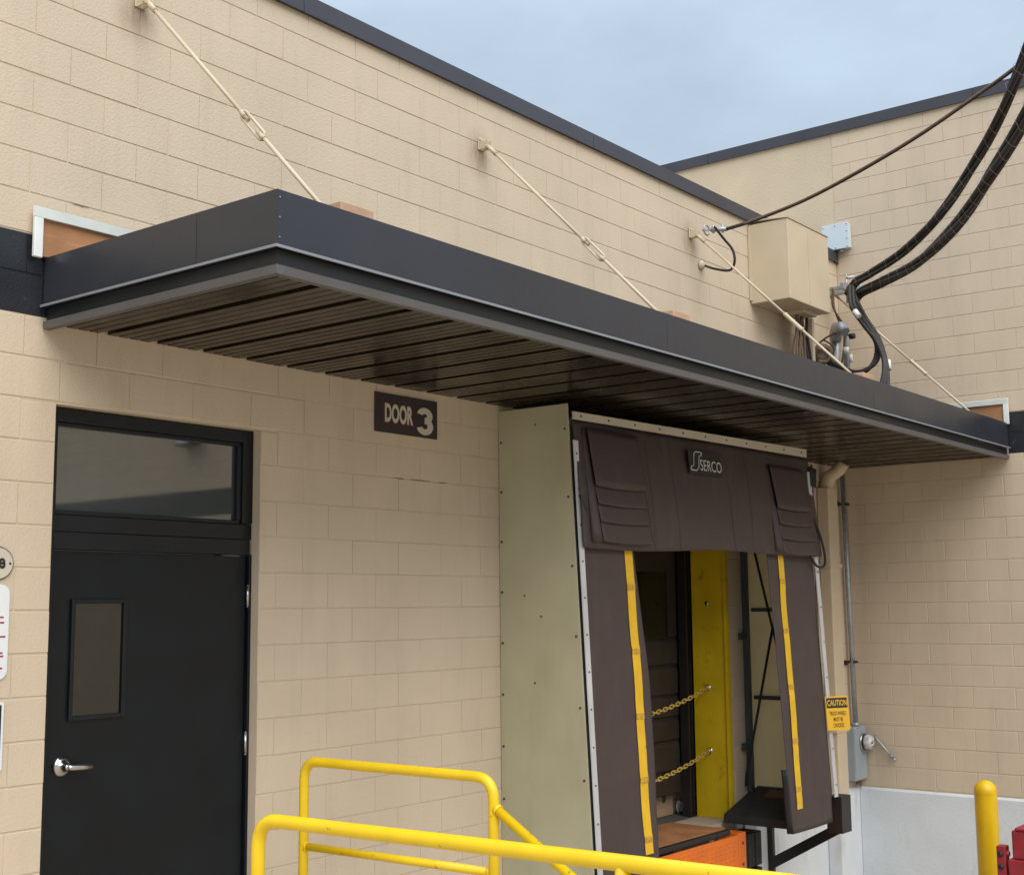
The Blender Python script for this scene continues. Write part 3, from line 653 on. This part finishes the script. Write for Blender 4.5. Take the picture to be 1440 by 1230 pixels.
tag(q.build('bolts', 'rust', lv), kind='stuff')
for k, zt in enumerate((-.085, -.385)):
    b = empty('dock_bumper', (10.2, -.15, zt-.28), ('upper' if k == 0 else 'lower')+' black laminated rubber dock bumper right of the orange plate', 'bumper', 'dock bumpers')
    for i in range(5):
        x0 = 10.09+i*.062; q = MB(); q.box(x0, x0+.057, -.215-.006*(i % 2), -.028, zt-.28, zt); q.build('rubber_ply', 'black_rubber', b, bevel=.008)
    q = MB(); q.tube([(10.08, -.1, zt-.07), (10.41, -.1, zt-.07)], .012, 8); q.tube([(10.08, -.1, zt-.21), (10.41, -.1, zt-.21)], .012, 8); q.build('tie_bolt', 'steel', b)
q = MB(); q.box(10.42, 10.62, -.05, -.0265, -1.1, -.02); tag(q.build('steel_plate', 'galv', bevel=.003), 'grey steel plate on the white base beside the dock bumpers', 'plate')
def chain(zr, lab):
    pts = []; x = 10.27; a_ = .096
    zf = lambda x: zr-a_*(1.39**2-(x-8.88)**2)
    b = MB(); i = 0; step = .052
    while x > 7.50:
        z = zf(x); sl2 = 2*a_*(x-8.88); d = Vector((-1, 0, -sl2)).normalized(); up = Vector((0, 1, 0)) if i % 2 else d.cross(Vector((0, 1, 0))).normalized()
        c = Vector((x, .2, z)); lp_ = []
        for k in range(12):
            a = 2*math.pi*k/12; lp_.append(c+d*(.019*math.cos(a)+.014*(1 if math.cos(a) > 0 else -1))+up*.0165*math.sin(a))
        lp_.append(lp_[0]); b.tube(lp_, .0040, 5, cap=False); x -= step*d.x*-1; i += 1
    ob = empty('safety_chain', (10.3, .2, zr), lab, 'chain', 'safety chains'); b.build('links', 'chain', ob)
    q = MB(); q.tube([(10.284, .2, zr), (10.25, .2, zr)], .012, 8); q.tube([(10.30, .2, zr), (10.262, .2, zr-.004)], [.02, .014], 8); q.lathe((10.2845, .2, zr), (-1, 0, 0), [(0, .028), (.006, .028), (.006, 0)], 12); q.build('hook', 'steel', ob)
chain(1.107, 'upper yellow safety chain strung across the dock opening'); chain(.565, 'lower yellow safety chain strung across the dock opening')
q = MB(); q.lathe((10.2845, .19, 1.841), (-1, 0, 0), [(0, .022), (.006, .022), (.012, .012), (.012, 0)], 12); tag(q.build('eye_bolt', 'steel'), 'small steel bolt high on the yellow dock jamb', 'bolt')
bx_ = empty('cardboard_box', (9.75, .8, 0), 'brown cardboard box with a green stamp under the dock door', 'box', 'boxes inside the dock')
q = MB(); q.box(9.60, 10.235, .56, 1.0, 0, .42); q.build('carton', 'cardboard', bx_, bevel=.004)
q = MB(); q.lathe((10.08, .5598, .15), (0, -1, 0), [(0, .035), (.001, .035), (.001, 0)], 16); q.build('stamp', 'ink_green', bx_)
bx_ = empty('cardboard_box', (10.3, .8, 0), 'brown carton beside a white wrapped bundle under the dock door', 'box', 'boxes inside the dock')
q = MB(); q.box(10.30, 10.68, .60, 1.1, 0, .40); q.build('carton', 'cardboard', bx_, bevel=.004)
q = MB(); q.grid(lambda u, v: (10.30+u*.30, .55+.02*math.sin(7*u+3*v), .002+v*.11*(1-.25*math.sin(5*u))), 10, 6); tag(q.build('plastic_wrap', 'sign_white', solid=.004), 'white plastic wrapped bundle on the floor behind the dock door', 'bundle')

# ------------------------------------------------------------------ signs
sg = empty('door_sign', (6.15, 0, 2.92), 'dark brown sign reading DOOR 3 under the canopy', 'sign')
q = MB(); q.box(5.862, 6.444, -.018, -.0065, 2.922, 3.172); q.build('plate', 'sign_dark', sg, bevel=.002)
X3, Z3 = Vector((1, 0, 0)), Vector((0, 0, 1))
text('lettering_shadow', 'DOOR', (5.930, -.0190, 2.975), X3, Z3, .292, .142, 'sign_red', sg, bold=.05)
text('lettering', 'DOOR', (5.943, -.0205, 2.988), X3, Z3, .262, .122, 'sign_cream', sg, bold=.04)
for nm, cz, a0, a1, rr_, yy in (('number', 3.064, 165, -92, .034, -.0205), ('number', 2.996, 92, -165, .038, -.0209)):
    b = MB(); n = 26; hw = .0195
    for k in range(n+1):
        a = R(a0+(a1-a0)*k/n); ca, sa = math.cos(a)*1.42, math.sin(a)
        b.v += [(6.318+(rr_+hw)*ca, yy, cz+(rr_+hw)*sa), (6.318+(rr_-hw)*ca, yy, cz+(rr_-hw)*sa)]
        if k: b.f.append((2*k-2, 2*k, 2*k+1, 2*k-1)); b.sm.append(False)
    b.build(nm, 'sign_cream', sg)
sg = empty('oval_sign', (3.35, 0, 2.05), 'small cream oval plaque left of the black door', 'sign')
def oval(a, b, y, y1):
    return MB().prism([(3.349+a*math.cos(t*math.pi/18), y, 2.05+b*math.sin(t*math.pi/18)) for t in range(36)], (0, y1-y, 0))
oval(.083, .078, -.007, -.012).build('rim', 'ink_black', sg); oval(.078, .073, -.0121, -.015).build('plate', 'sign_cream', sg)
text('lettering', 'e', (3.352, -.0165, 2.025), X3, Z3, .036, .05, 'ink_black', sg, bold=.03)
q = MB(); q.lathe((3.412, -.0152, 2.05), (0, -1, 0), [(0, .006), (.003, .005), (.003, 0)], 10); q.build('screw', 'screw', sg)
def rrect(x0, x1, z0, z1, r, y, th):
    P = []
    for cx, cz, a0 in ((x1-r, z1-r, 0), (x0+r, z1-r, 90), (x0+r, z0+r, 180), (x1-r, z0+r, 270)):
        for k in range(7): a = R(a0+15*k); P.append((cx+r*math.cos(a), y, cz+r*math.sin(a)))
    return MB().prism(P, (0, th, 0))
sg = empty('notice_sign', (3.27, 0, 1.5), 'white rounded notice sign at the left edge above another', 'sign')
rrect(3.11, 3.420, 1.512, 1.952, .045, -.0105, .004).build('plate', 'sign_white', sg)
q = MB()
for z, x0, x1 in ((1.80, 3.2, 3.392), (1.775, 3.2, 3.396), (1.71, 3.17, 3.405), (1.635, 3.22, 3.394), (1.62, 3.22, 3.398), (1.565, 3.2, 3.395)): q.box(x0, x1, -.0115, -.0107, z-.004, z+.004)
tag(q.build('print', 'ink_red', sg), kind='stuff')
sg = empty('notice_sign', (3.25, 0, 1.1), 'dark sign with a white border below the rounded notice sign', 'sign')
rrect(3.10, 3.412, 1.10, 1.410, .006, -.0105, .004).build('plate', 'sign_white', sg); rrect(3.112, 3.4, 1.19, 1.398, .004, -.0118, .001).build('panel', 'black_paint', sg)
# caution sign, on a tab at the shelter's right edge
cs = empty('caution_sign', (10.80, -.73, .72), 'yellow CAUTION sign about truck wheels at the shelter edge', 'sign')
U = Vector((.75, -.66, .02)).normalized(); V = Vector((0.0, 0.06, 1)).normalized(); o = Vector((10.63, -.755, .755)); n_ = U.cross(V).normalized()
if n_.dot(CAM-o) < 0: n_ = -n_
SW, SH = .205, .285
q = MB(); q.prism([o, o+U*SW, o+U*SW+V*SH, o+V*SH], -n_*.003); q.build('plate', 'sign_yellow', cs)
q = MB(); p0 = o+n_*.0015+U*.008+V*(SH-.098); q.add([p0, p0+U*(SW-.016), p0+U*(SW-.016)+V*.085, p0+V*.085], [(0, 1, 2, 3)]); q.build('header', 'ink_black', cs)
text('lettering', 'CAUTION', p0+n_*.0015+U*.006+V*.018, U, V, SW-.028, .05, 'sign_yellow', cs, bold=.02)
for i, (s_, w_) in enumerate((('TRUCK WHEELS', .15), ('MUST BE', .085), ('CHOCKED', .095))):
    text('lettering', s_, o+n_*.0015+U*((SW-w_)/2)+V*(.125-i*.05), U, V, w_, .034, 'ink_black', cs, bold=.01)
q = MB(); q.box(10.735, 10.81, -.735, -.72, .80, .86); q.build('tab', 'aluminium', cs)

# ------------------------------------------------------------------ pipes, meter, boxes on the walls
ds = empty('downspout', (12.28, 0, 0), 'square tan downspout on the dock wall near the corner', 'downspout')
DX0, DX1 = 12.19, 12.41
q = MB(); q.box(DX0, DX1, -.13, -.007, -.02, 2.98); q.build('pipe', 'tan_metal', ds, bevel=.012)
q = MB(); a = [( -.068, 2.90), (-.068, 3.00), (-.10, 3.09), (-.20, 3.15), (-.26, 3.222)]
q.tube([((DX0+DX1)/2, y, z) for y, z in a], .066, 14); q.build('elbow', 'tan_metal', ds)
for z in (.6, 2.2):
    q = MB(); q.box(DX0-.03, DX1+.03, -.136, -.006, z-.02, z+.02); q.build('strap', 'tan_metal', ds)
q = MB(); q.tube([(12.06, -.025, 3.2), (12.06, -.025, .0)], .011, 8); q.tube([(12.06, -.025, 2.66), (12.06, -.025, 2.60)], .019, 8); tag(q.build('thin_line', 'rust'), 'thin red-brown line running down left of the downspout', 'pipe')  # thin red-brown upright with a short wider collar
cn = empty('conduit', (12.75, -.055, .6), 'galvanised conduit rising from the electric meter to the canopy', 'conduit')
q = MB(); q.tube([(12.775, -.06, .60), (12.70, -.06, 3.222)], .026, 12); q.build('pipe', 'galv', cn)
q = MB(); q.tube([(12.775, -.06, .60), (12.7745, -.06, .635)], .036, 12); q.build('coupling', 'galv', cn)
for z, x in ((2.84, 12.71), (1.24, 12.757)):
    q = MB(); q.box(x-.15, x-.02, -.045, -.007, z-.014, z+.014); q.box(x-.16, x-.125, -.07, -.0065, z-.025, z+.02); q.box(x-.035, x+.05, -.10, -.085, z-.012, z+.012); q.build('clamp', 'black_steel', cn)
mtb = empty('electric_meter', (12.75, -.05, .07), 'grey electric meter box with a round glass dial in the corner', 'electric meter')
q = MB(); q.box(12.605, 12.892, -.112, -.007, .075, .60); q.build('cabinet', 'grey_paint', mtb, bevel=.006)
q = MB(); q.box(12.611, 12.886, -.118, -.1125, .085, .585); q.build('cover', 'grey_paint', mtb, bevel=.003)
q = MB(); q.lathe((12.80, -.118, .445), (0, -1, 0), [(0, .088), (.018, .088), (.018, .078)], 24); q.build('ring', 'steel', mtb)
q = MB(); q.lathe((12.80, -.136, .445), (0, -1, 0), [(0, .077), (.06, .075), (.085, .062), (.095, .03), (.095, 0)], 24); gl = q.build('dial_glass', 'meter_glass', mtb)
q = MB(); q.box(12.75, 12.79, -.232, -.228, .44, .452); q.box(12.81, 12.84, -.232, -.228, .455, .465); q.box(12.77, 12.83, -.232, -.228, .405, .41); q.lathe((12.80, -.1362, .445), (0, -1, 0), [(.0, .079), (.02, .079), (.02, .0785)], 24); q.build('dial_marks', 'ink_black', gl)
q = MB(); q.tube(spline([(12.80, -.06, .075), (12.81, -.07, .045), (12.86, -.05, .02), (12.87, -.03, .06)]), .016, 8); q.tube([(12.77, -.06, .075), (12.77, -.06, .03)], .018, 8); q.build('fitting', 'cable_brown', mtb)
stb = empty('conduit_stub', (XB, -.32, .38), 'short steel rod sticking out of the wing wall by the meter', 'conduit')
q = MB(); q.tube([(XB-.006, -.205, .50), (XB-.035, -.215, .488), (XB-.05, -.40, .295)], .013, 10); q.build('rod', 'galv', stb)
q = MB(); q.tube([(XB-.048, -.375, .321), (XB-.049, -.39, .306)], .02, 10); q.tube([(XB-.05, -.40, .295), (XB-.052, -.425, .27)], .018, 10); q.build('end_fitting', 'galv', stb)

ub = empty('wall_box', (11.35, 0, 4.63), 'large beige sheet metal box high on the wall above the canopy', 'wall box')
q = MB(); q.box(10.925, 11.80, -.412, -.007, 4.632, 5.395); q.build('cabinet', 'tan_metal', ub, bevel=.006)
q = MB(); q.hexa([(10.915, -.42, 5.396), (11.81, -.42, 5.396), (11.81, -.007, 5.425), (10.915, -.007, 5.425), (10.915, -.42, 5.402), (11.81, -.42, 5.402), (11.81, -.007, 5.445), (10.915, -.007, 5.445)]); q.build('lid', 'tan_metal', ub)
q = MB(); q.box(10.905, 10.924, -.03, -.007, 4.66, 5.38); q.build('side_flange', 'tan_metal', ub)
q = MB(); q.box(11.34, 11.36, -.416, -.4125, 4.66, 5.37); q.build('seam', 'tan_metal', ub)
q = MB(); q.box(11.45, 11.72, -.30, -.10, 4.600, 4.631); q.build('cable_gland', 'tan_metal', ub)
jb = empty('junction_box', (XB, -.05, 5.55), 'small pale grey junction box on the wing wall behind the beige box', 'junction box')
q = MB(); q.box(XB-.09, XB-.0071, -.185, .10, 5.565, 5.825); q.build('cabinet', 'pale_grey', jb, bevel=.005)
q = MB(); q.box(XB-.098, XB-.0905, -.195, .11, 5.555, 5.835); cvr = q.build('cover', 'pale_grey', jb, bevel=.003)
q = MB()
for y in (-.175, -.045, .09):
    for z in (5.575, 5.815): q.lathe((XB-.098, y, z), (-1, 0, 0), [(0, .009), (.004, .008), (.004, 0)], 8)
for z in (5.66, 5.74): q.lathe((XB-.098, -.175, z), (-1, 0, 0), [(0, .009), (.004, .008), (.004, 0)], 8)
tag(q.build('screws', 'steel', cvr), kind='stuff')
q = MB(); q.box(XB-.07, XB-.0072, -.03, .06, 5.42, 5.554); q.build('fitting', 'rust', jb)
q = MB(); q.tube([(XB-.05, -.09, 5.554), (XB-.05, -.09, 5.53)], .03, 10); q.build('hub', 'galv', jb)

# cable group over the canopy
def P(u, v, t): return CAM+t*(AF+AR*((u-720)/FPX)-AU*((v-615)/FPX))
br = empty('cable_bracket', (12.5, -.2, 4.9), 'galvanised clamp bracket holding the thick cables by the corner', 'bracket')
q = MB(); q.box(12.30, 12.70, -.06, -.007, 5.00, 5.05); q.box(12.36, 12.40, -.30, -.0605, 5.0, 5.04); q.box(12.56, 12.60, -.30, -.0605, 5.0, 5.04); q.box(12.30, 12.68, -.34, -.3005, 4.985, 5.055); q.build('strut', 'galv', br, bevel=.004)
q = MB(); q.tube([(12.42, -.32, 4.86), (12.42, -.32, 5.16)], .012, 8); q.tube([(12.60, -.32, 4.86), (12.58, -.42, 5.12)], .012, 8); q.tube([(12.34, -.36, 5.10), (12.56, -.44, 5.16)], .014, 8); q.tube(spline([(12.46, -.34, 5.0), (12.44, -.46, 4.99), (12.40, -.55, 4.93)]), .018, 8); q.build('u_bolt', 'galv', br)
q = MB(); q.lathe((12.48, -.37, 4.86), (0, 0, 1), [(0, .03), (.02, .055), (.05, .055), (.06, .03), (.08, .03), (.09, .055), (.12, .055), (.14, .03)], 14); q.build('insulator', 'galv', br)
def bundle(path, nst, r, off, lab, turns, wraps):
    t = empty('power_cable', path[0], lab, 'cable', 'thick overhead power cables')
    sp_ = spline(path, 14); L_ = [0]
    for i in range(1, len(sp_)): L_.append(L_[-1]+(sp_[i]-sp_[i-1]).length)
    frames = []; nrm_ = Vector((0, 0, 1))
    for i in range(len(sp_)):
        tg = (sp_[min(i+1, len(sp_)-1)]-sp_[max(i-1, 0)]).normalized(); a = (nrm_-tg*nrm_.dot(tg)).normalized(); frames.append((a, tg.cross(a)))
    for k in range(nst):
        pts = [sp_[i]+(frames[i][0]*math.cos(2*math.pi*k/nst+turns*L_[i])+frames[i][1]*math.sin(2*math.pi*k/nst+turns*L_[i]))*off for i in range(len(sp_))]
        MB().tube(pts, r, 8).build('strand', 'cable', t)
    q = MB(); n = int(L_[-1]/wraps)
    for j in range(1, n):
        s_ = j*wraps+random.uniform(-.02, .02)
        i = min(range(len(L_)), key=lambda i: abs(L_[i]-s_)); c = sp_[i]; a, b = frames[i]; tg = a.cross(b); rr = off+r+.004; tw_ = random.uniform(.02, .07)
        q.tube([c+(a*math.cos(x_)+b*math.sin(x_))*rr*random.uniform(1, 1.3)+tg*tw_*math.sin(x_) for x_ in [2*math.pi*m/14 for m in range(15)]], .0014, 4, cap=False)
    tag(q.build('lashing_wire', 'wire', t), kind='stuff')
    return t
PA = [P(1192, 412, 13.0), P(1204, 397, 12.85), P(1225, 385, 12.7), P(1275, 350, 12.2), P(1332, 288, 11.4), P(1385, 205, 10.5), P(1428, 112, 9.8), P(1470, 0, 9.2), P(1530, -190, 8.4)]
PB = [P(1204, 420, 12.9), P(1213, 410, 12.8), P(1240, 397, 12.6), P(1292, 368, 11.8), P(1347, 314, 10.7), P(1397, 240, 9.7), P(1440, 168, 9.0), P(1490, 60, 8.4), P(1550, -130, 7.8)]
bundle(PA, 3, .0215, .0245, 'upper of two thick lashed power cables rising to the right edge', 1.3, .20)
bundle(PB, 4, .022, .029, 'lower of two thick lashed power cables rising to the right edge', 1.1, .19)
dc = empty('service_cable', P(1000, 325, 11.3), 'thin black cable from a wall eye beside the third tie rod up to the right', 'cable')
q = MB(); q.tube(spline([P(1022, 322, 11.4), P(1060, 310, 11.3), P(1130, 282, 11.0), P(1210, 240, 10.7), P(1290, 192, 10.4), P(1370, 137, 10.1), P(1432, 92, 9.9), P(1500, 30, 9.6), P(1600, -80, 9.2)]), .0165, 8); q.build('strand', 'cable', dc)
q = MB(); q.tube(spline([P(1030, 321, 11.4), P(1060, 309.5, 11.28), P(1130, 281, 10.98), P(1210, 238.5, 10.68), P(1290, 190.5, 10.38), P(1370, 135.5, 10.08), P(1432, 90, 9.88), P(1500, 28, 9.58), P(1600, -82, 9.18)]), .009, 6); q.build('messenger_wire', 'cable_brown', dc)
eyeP = Vector((9.86, -.09, 5.09)); cl0 = P(1022, 322, 11.4)
q = MB(); q.tube([eyeP+Vector((.04, 0, .01)), eyeP+(cl0-eyeP)*.45], .006, 6); q.tube([eyeP+(cl0-eyeP)*.42, cl0], .020, 8); q.tube([eyeP+(cl0-eyeP)*.5+Vector((0, 0, .04)), eyeP+(cl0-eyeP)*.5-Vector((0, 0, .03))], .012, 6); q.tube([eyeP+(cl0-eyeP)*.85+Vector((0, 0, .04)), eyeP+(cl0-eyeP)*.85-Vector((0, 0, .03))], .012, 6)
rp = eyeP+(cl0-eyeP)*.25; q.tube([rp+Vector((.05*math.cos(a), 0, .045*math.sin(a))) for a in [2*math.pi*k/12 for k in range(13)]], .008, 6, cap=False); q.build('dead_end_clamp', 'galv', dc)
q = MB(); q.tube(spline([cl0-Vector((.22, 0, .03)), P(1018, 336, 11.3), P(1030, 351, 11.3), P(1033, 368, 11.3), P(1026, 380, 11.4), P(1005, 378, 11.5), (10.03, -.03, 4.82)]), .011, 8); q.build('drip_loop', 'cable', dc)
q = MB(); q.lathe((10.0, -.006, 4.82), (0, -1, 0), [(0, .045), (.02, .04), (.035, .02), (.035, 0)], 12); q.build('wall_eye', 'tan_metal', dc)
# tails hanging from the bracket to the canopy roof
tl = empty('cable_loop', (12.3, -.45, 3.5), 'black cable tails looping down behind the canopy fascia', 'cable')
for i, d_ in enumerate((0, 5, 10)):
    q = MB(); q.tube(spline([P(1193+d_*.6, 404, 12.9), P(1196+d_, 425, 12.75), P(1208+d_, 448, 12.7), P(1229+d_*.6, 474, 12.6), P(1241+d_*.3, 500, 12.5), P(1243+d_*.5, 522, 12.4), P(1238+d_, 548, 12.3), P(1236+d_, 575, 12.25)]), .021, 8); q.build('cable', 'cable', tl)
for i, d_ in enumerate((0, 5)):
    q = MB(); q.tube(spline([P(1195+d_, 402, 12.85), P(1197+d_, 430, 12.7), P(1213+d_, 455, 12.65), P(1231+d_*.6, 480, 12.6), P(1231+d_*.8, 503, 12.6), P(1220+d_*.6, 520-d_*.6, 12.6), P(1203, 526-d_*.6, 12.7), P(1182, 521-d_, 12.85), P(1164, 510-d_, 13.0)]), .021, 8); q.build('cable', 'cable', tl)
for a, b in (((1202, 437), (1208, 445)), ((1249, 507), (1250, 520))):
    q = MB(); q.tube([P(*a, 12.55), P(*b, 12.5)], .026, 8); q.build('tape_mark', 'tape', tl)
wh = empty('conduit_mast', (12.35, -.2, 3.5), 'grey conduit mast with a hooded weatherhead behind the canopy', 'conduit')
q = MB(); q.tube([P(1172, 560, 13.25), P(1175, 475, 13.25)], .052, 12); q.build('mast', 'galv', wh)
q = MB(); q.tube([P(1175, 478, 13.25), P(1175, 470, 13.2), P(1178, 462, 13.12), P(1184, 461, 13.0), P(1188, 467, 12.95)], [.06, .065, .072, .066, .05], 12); q.build('hood', 'galv', wh)
q = MB(); q.tube([P(1192, 565, 13.3), P(1190, 470, 13.3), P(1186, 460, 13.3)], .034, 10); q.build('side_pipe', 'galv', wh)
q = MB(); q.tube(spline([P(1171, 405, 13.1), P(1171, 430, 13.1), P(1180, 447, 13.1), P(1190, 462, 13.1), P(1188, 480, 13.05), P(1184, 510, 13.1)]), .010, 6); q.tube(spline([P(1172, 408, 13.15), P(1173, 432, 13.15), P(1181, 455, 13.1)]), .010, 6); q.build('lead_wire', 'cable_brown', wh)
q = MB(); q.tube(spline([P(1195, 472, 13.1), P(1180, 468, 13.05), P(1165, 473, 13.1), P(1155, 480, 13.15), P(1149, 486, 13.2), P(1146, 497, 13.2)]), .010, 6); q.tube(spline([P(1158, 478, 13.15), P(1168, 484, 13.1), P(1173, 492, 13.1), P(1168, 505, 13.1)]), .010, 6); q.build('lead_wire', 'cable_brown', wh)
q = MB(); q.lathe(P(1195, 473, 13.05), (0, -1, 0), [(0, .03), (.05, .03), (.05, 0)], 8); q.build('clamp', 'black_steel', wh)
q = MB(); q.tube([P(1190, 488, 13.0), P(1190, 497, 13.0)], .03, 8); q.tube([P(1196, 498, 13.1), P(1197, 510, 13.1)], .02, 8); q.build('tape_mark', 'tape', wh)
q = MB(); q.lathe(P(1156, 498, 13.05), (-.6, -.6, .2), [(-.05, .0), (-.05, .10), (.04, .10), (.06, .07), (.06, 0)], 14); q.tube(spline([P(1150, 492, 12.95), P(1160, 488, 12.95), P(1168, 495, 12.95), P(1163, 508, 12.95), P(1150, 508, 12.95)]), .02, 8); q.build('cable_coil', 'cable_brown', wh)
tn = empty('cable_bunch', (11.6, -.2, 3.5), 'bunch of tan cables dropping from the underside of the beige box', 'cable')
for k in range(7):
    x = 11.50+k*.035; q = MB(); q.tube(spline([(x, -.2+.02*(k % 3), 4.61), (x-.01, -.2+.02*(k % 2), 4.45), (x-.10+.025*k, -.2, 4.22), (x-.10+.03*k, -.22, 3.9), (x-.05, -.22, 3.47)]), .016, 8); q.build('cable', 'cable_brown' if k < 5 else 'cable', tn)
q = MB(); q.box(11.78, 11.83, -.22, -.17, 3.47, 4.61); q.build('post', 'tan_metal', tn)

# wall light on the wing, out of frame but seen mirrored in the transom
wp = empty('wall_light', (XB, -10.6, 4.4), 'dark wall light on the wing wall beyond the right edge', 'wall light')
q = MB(); q.box(XB-.22, XB-.008, -10.75, -10.35, 4.35, 4.60); q.build('housing', 'fascia_dark', wp, bevel=.02)
q = MB(); q.box(XB-.23, XB-.2205, -10.70, -10.40, 4.38, 4.52); q.build('lens', 'pale_grey', wp)

# ------------------------------------------------------------------ railings
def rail(pts, r=.0245): return MB().tube(bend(pts, .10, 7), r, 14)
rl = empty('handrail', (4.65, -1.3, 0), 'yellow pipe railing by the door with a stair rail running down', 'railing')
rail([(4.65, -.705, 0), (4.65, -.705, 1.07), (4.65, -1.925, 1.07), (4.65, -1.925, 0)]).build('top_rail', 'yellow_rail', rl)
q = MB()                                                      # weld beads where the pipes meet
for y_, z_, r_ in ((-.729, .655, .0235), (-1.901, .665, .0235)): q.tube([(4.65, y_-.005, z_), (4.65, y_+.005, z_)], r_, 12)
q.tube([(4.65, -1.94, .939), (4.65, -1.955, .930)], .027, 12)
tag(q.build('weld_beads', 'yellow_rail', rl), kind='stuff')
q = MB(); q.tube([(4.65, -.705, .655), (4.65, -1.925, .665)], .0195, 12); q.build('mid_rail', 'yellow_rail', rl)
rail([(4.65, -1.93, .945), (4.65, -3.75, -.16), (4.65, -4.0, -.16), (4.65, -4.0, GZ)], .0225).build('stair_rail', 'yellow_rail', rl)
rl = empty('handrail', (3.3, -3.3, 0), 'nearer yellow pipe railing crossing the bottom of the view', 'railing')
rail([(3.3, -1.915, 0), (3.3, -1.915, 1.066), (3.3, -5.2, 1.10), (3.3, -5.2, 0)], .0255).build('top_rail', 'yellow_rail', rl)
q = MB(); q.tube([(3.3, -1.915, .56), (3.3, -5.2, .58)], .02, 12); q.build('mid_rail', 'yellow_rail', rl)
for y in (-3.50,):
    q = MB(); q.tube([(3.3, y, 0), (3.3, y, 1.075)], .0235, 12); q.build('post', 'yellow_rail', rl)

# ------------------------------------------------------------------ bollard and red bin
bp_ = P(1385, 1097, 11.0); bo = empty('bollard', (bp_.x, bp_.y, GZ), 'yellow round-topped steel bollard in front of the white wall base', 'bollard')
q = MB(); zt = bp_.z+.005; rr = .092
q.tube([(bp_.x, bp_.y, GZ)]+[(bp_.x, bp_.y, zt-rr+rr*math.sin(a)) for a in [k*math.pi/18 for k in range(10)]], [rr]+[max(rr*math.cos(k*math.pi/18), .001) for k in range(10)], 28); q.build('post', 'yellow_paint', bo)
q = MB(); q.tube([(bp_.x, bp_.y, zt-rr-.018), (bp_.x, bp_.y, zt-rr-.010)], rr+.0025, 28, cap=False); q.build('seam', 'yellow_paint', bo)
rp_ = P(1424, 1180, 8.6); rb = empty('steel_bin', (rp_.x, rp_.y, GZ), 'dark red steel bin cut off by the right edge', 'bin')
zt = P(1424, 1167, 8.6).z; z2 = P(1424, 1207, 8.6).z
bx = rp_.x; by = rp_.y
q = MB(); q.hexa([(bx, by-1.6, GZ+.12), (bx+1.2, by-1.6, GZ+.12), (bx+1.2, by, GZ+.12), (bx, by, GZ+.12), (bx-.03, by-1.6, z2), (bx+1.2, by-1.6, z2), (bx+1.2, by+.03, z2), (bx-.03, by+.03, z2)]); q.build('body', 'red_steel', rb, bevel=.006)
q = MB(); q.box(bx-.01, bx+1.15, by-1.55, by+.005, z2+.001, zt); q.build('lid', 'red_steel', rb, bevel=.012)
q = MB(); q.box(bx-.02, bx+1.1, by-1.54, by-.02, zt+.001, zt+.02); q.build('lid_cap', 'red_steel', rb, bevel=.008)
pz = P(1408, 1190, 8.6).z
q = MB(); q.box(bx-.02, bx+.06, by+.045, by+.105, GZ+.1, pz); q.tube([(bx+.02, by+.03, pz-.05), (bx+.02, by+.075, pz-.05)], .02, 8); q.build('side_pocket', 'red_steel', rb, bevel=.006)
q = MB()
for z in (pz-.05, pz-.13): q.lathe((bx-.02, by+.075, z), (-1, 0, 0), [(0, .018), (.012, .018), (.012, 0)], 8)
tag(q.build('bolts', 'black_steel', rb), kind='stuff')
for xx in (bx+.1, bx+1.05):
    q = MB(); q.box(xx, xx+.06, by-1.4, by-.1, GZ+.004, GZ+.119); q.build('skid', 'black_steel', rb)
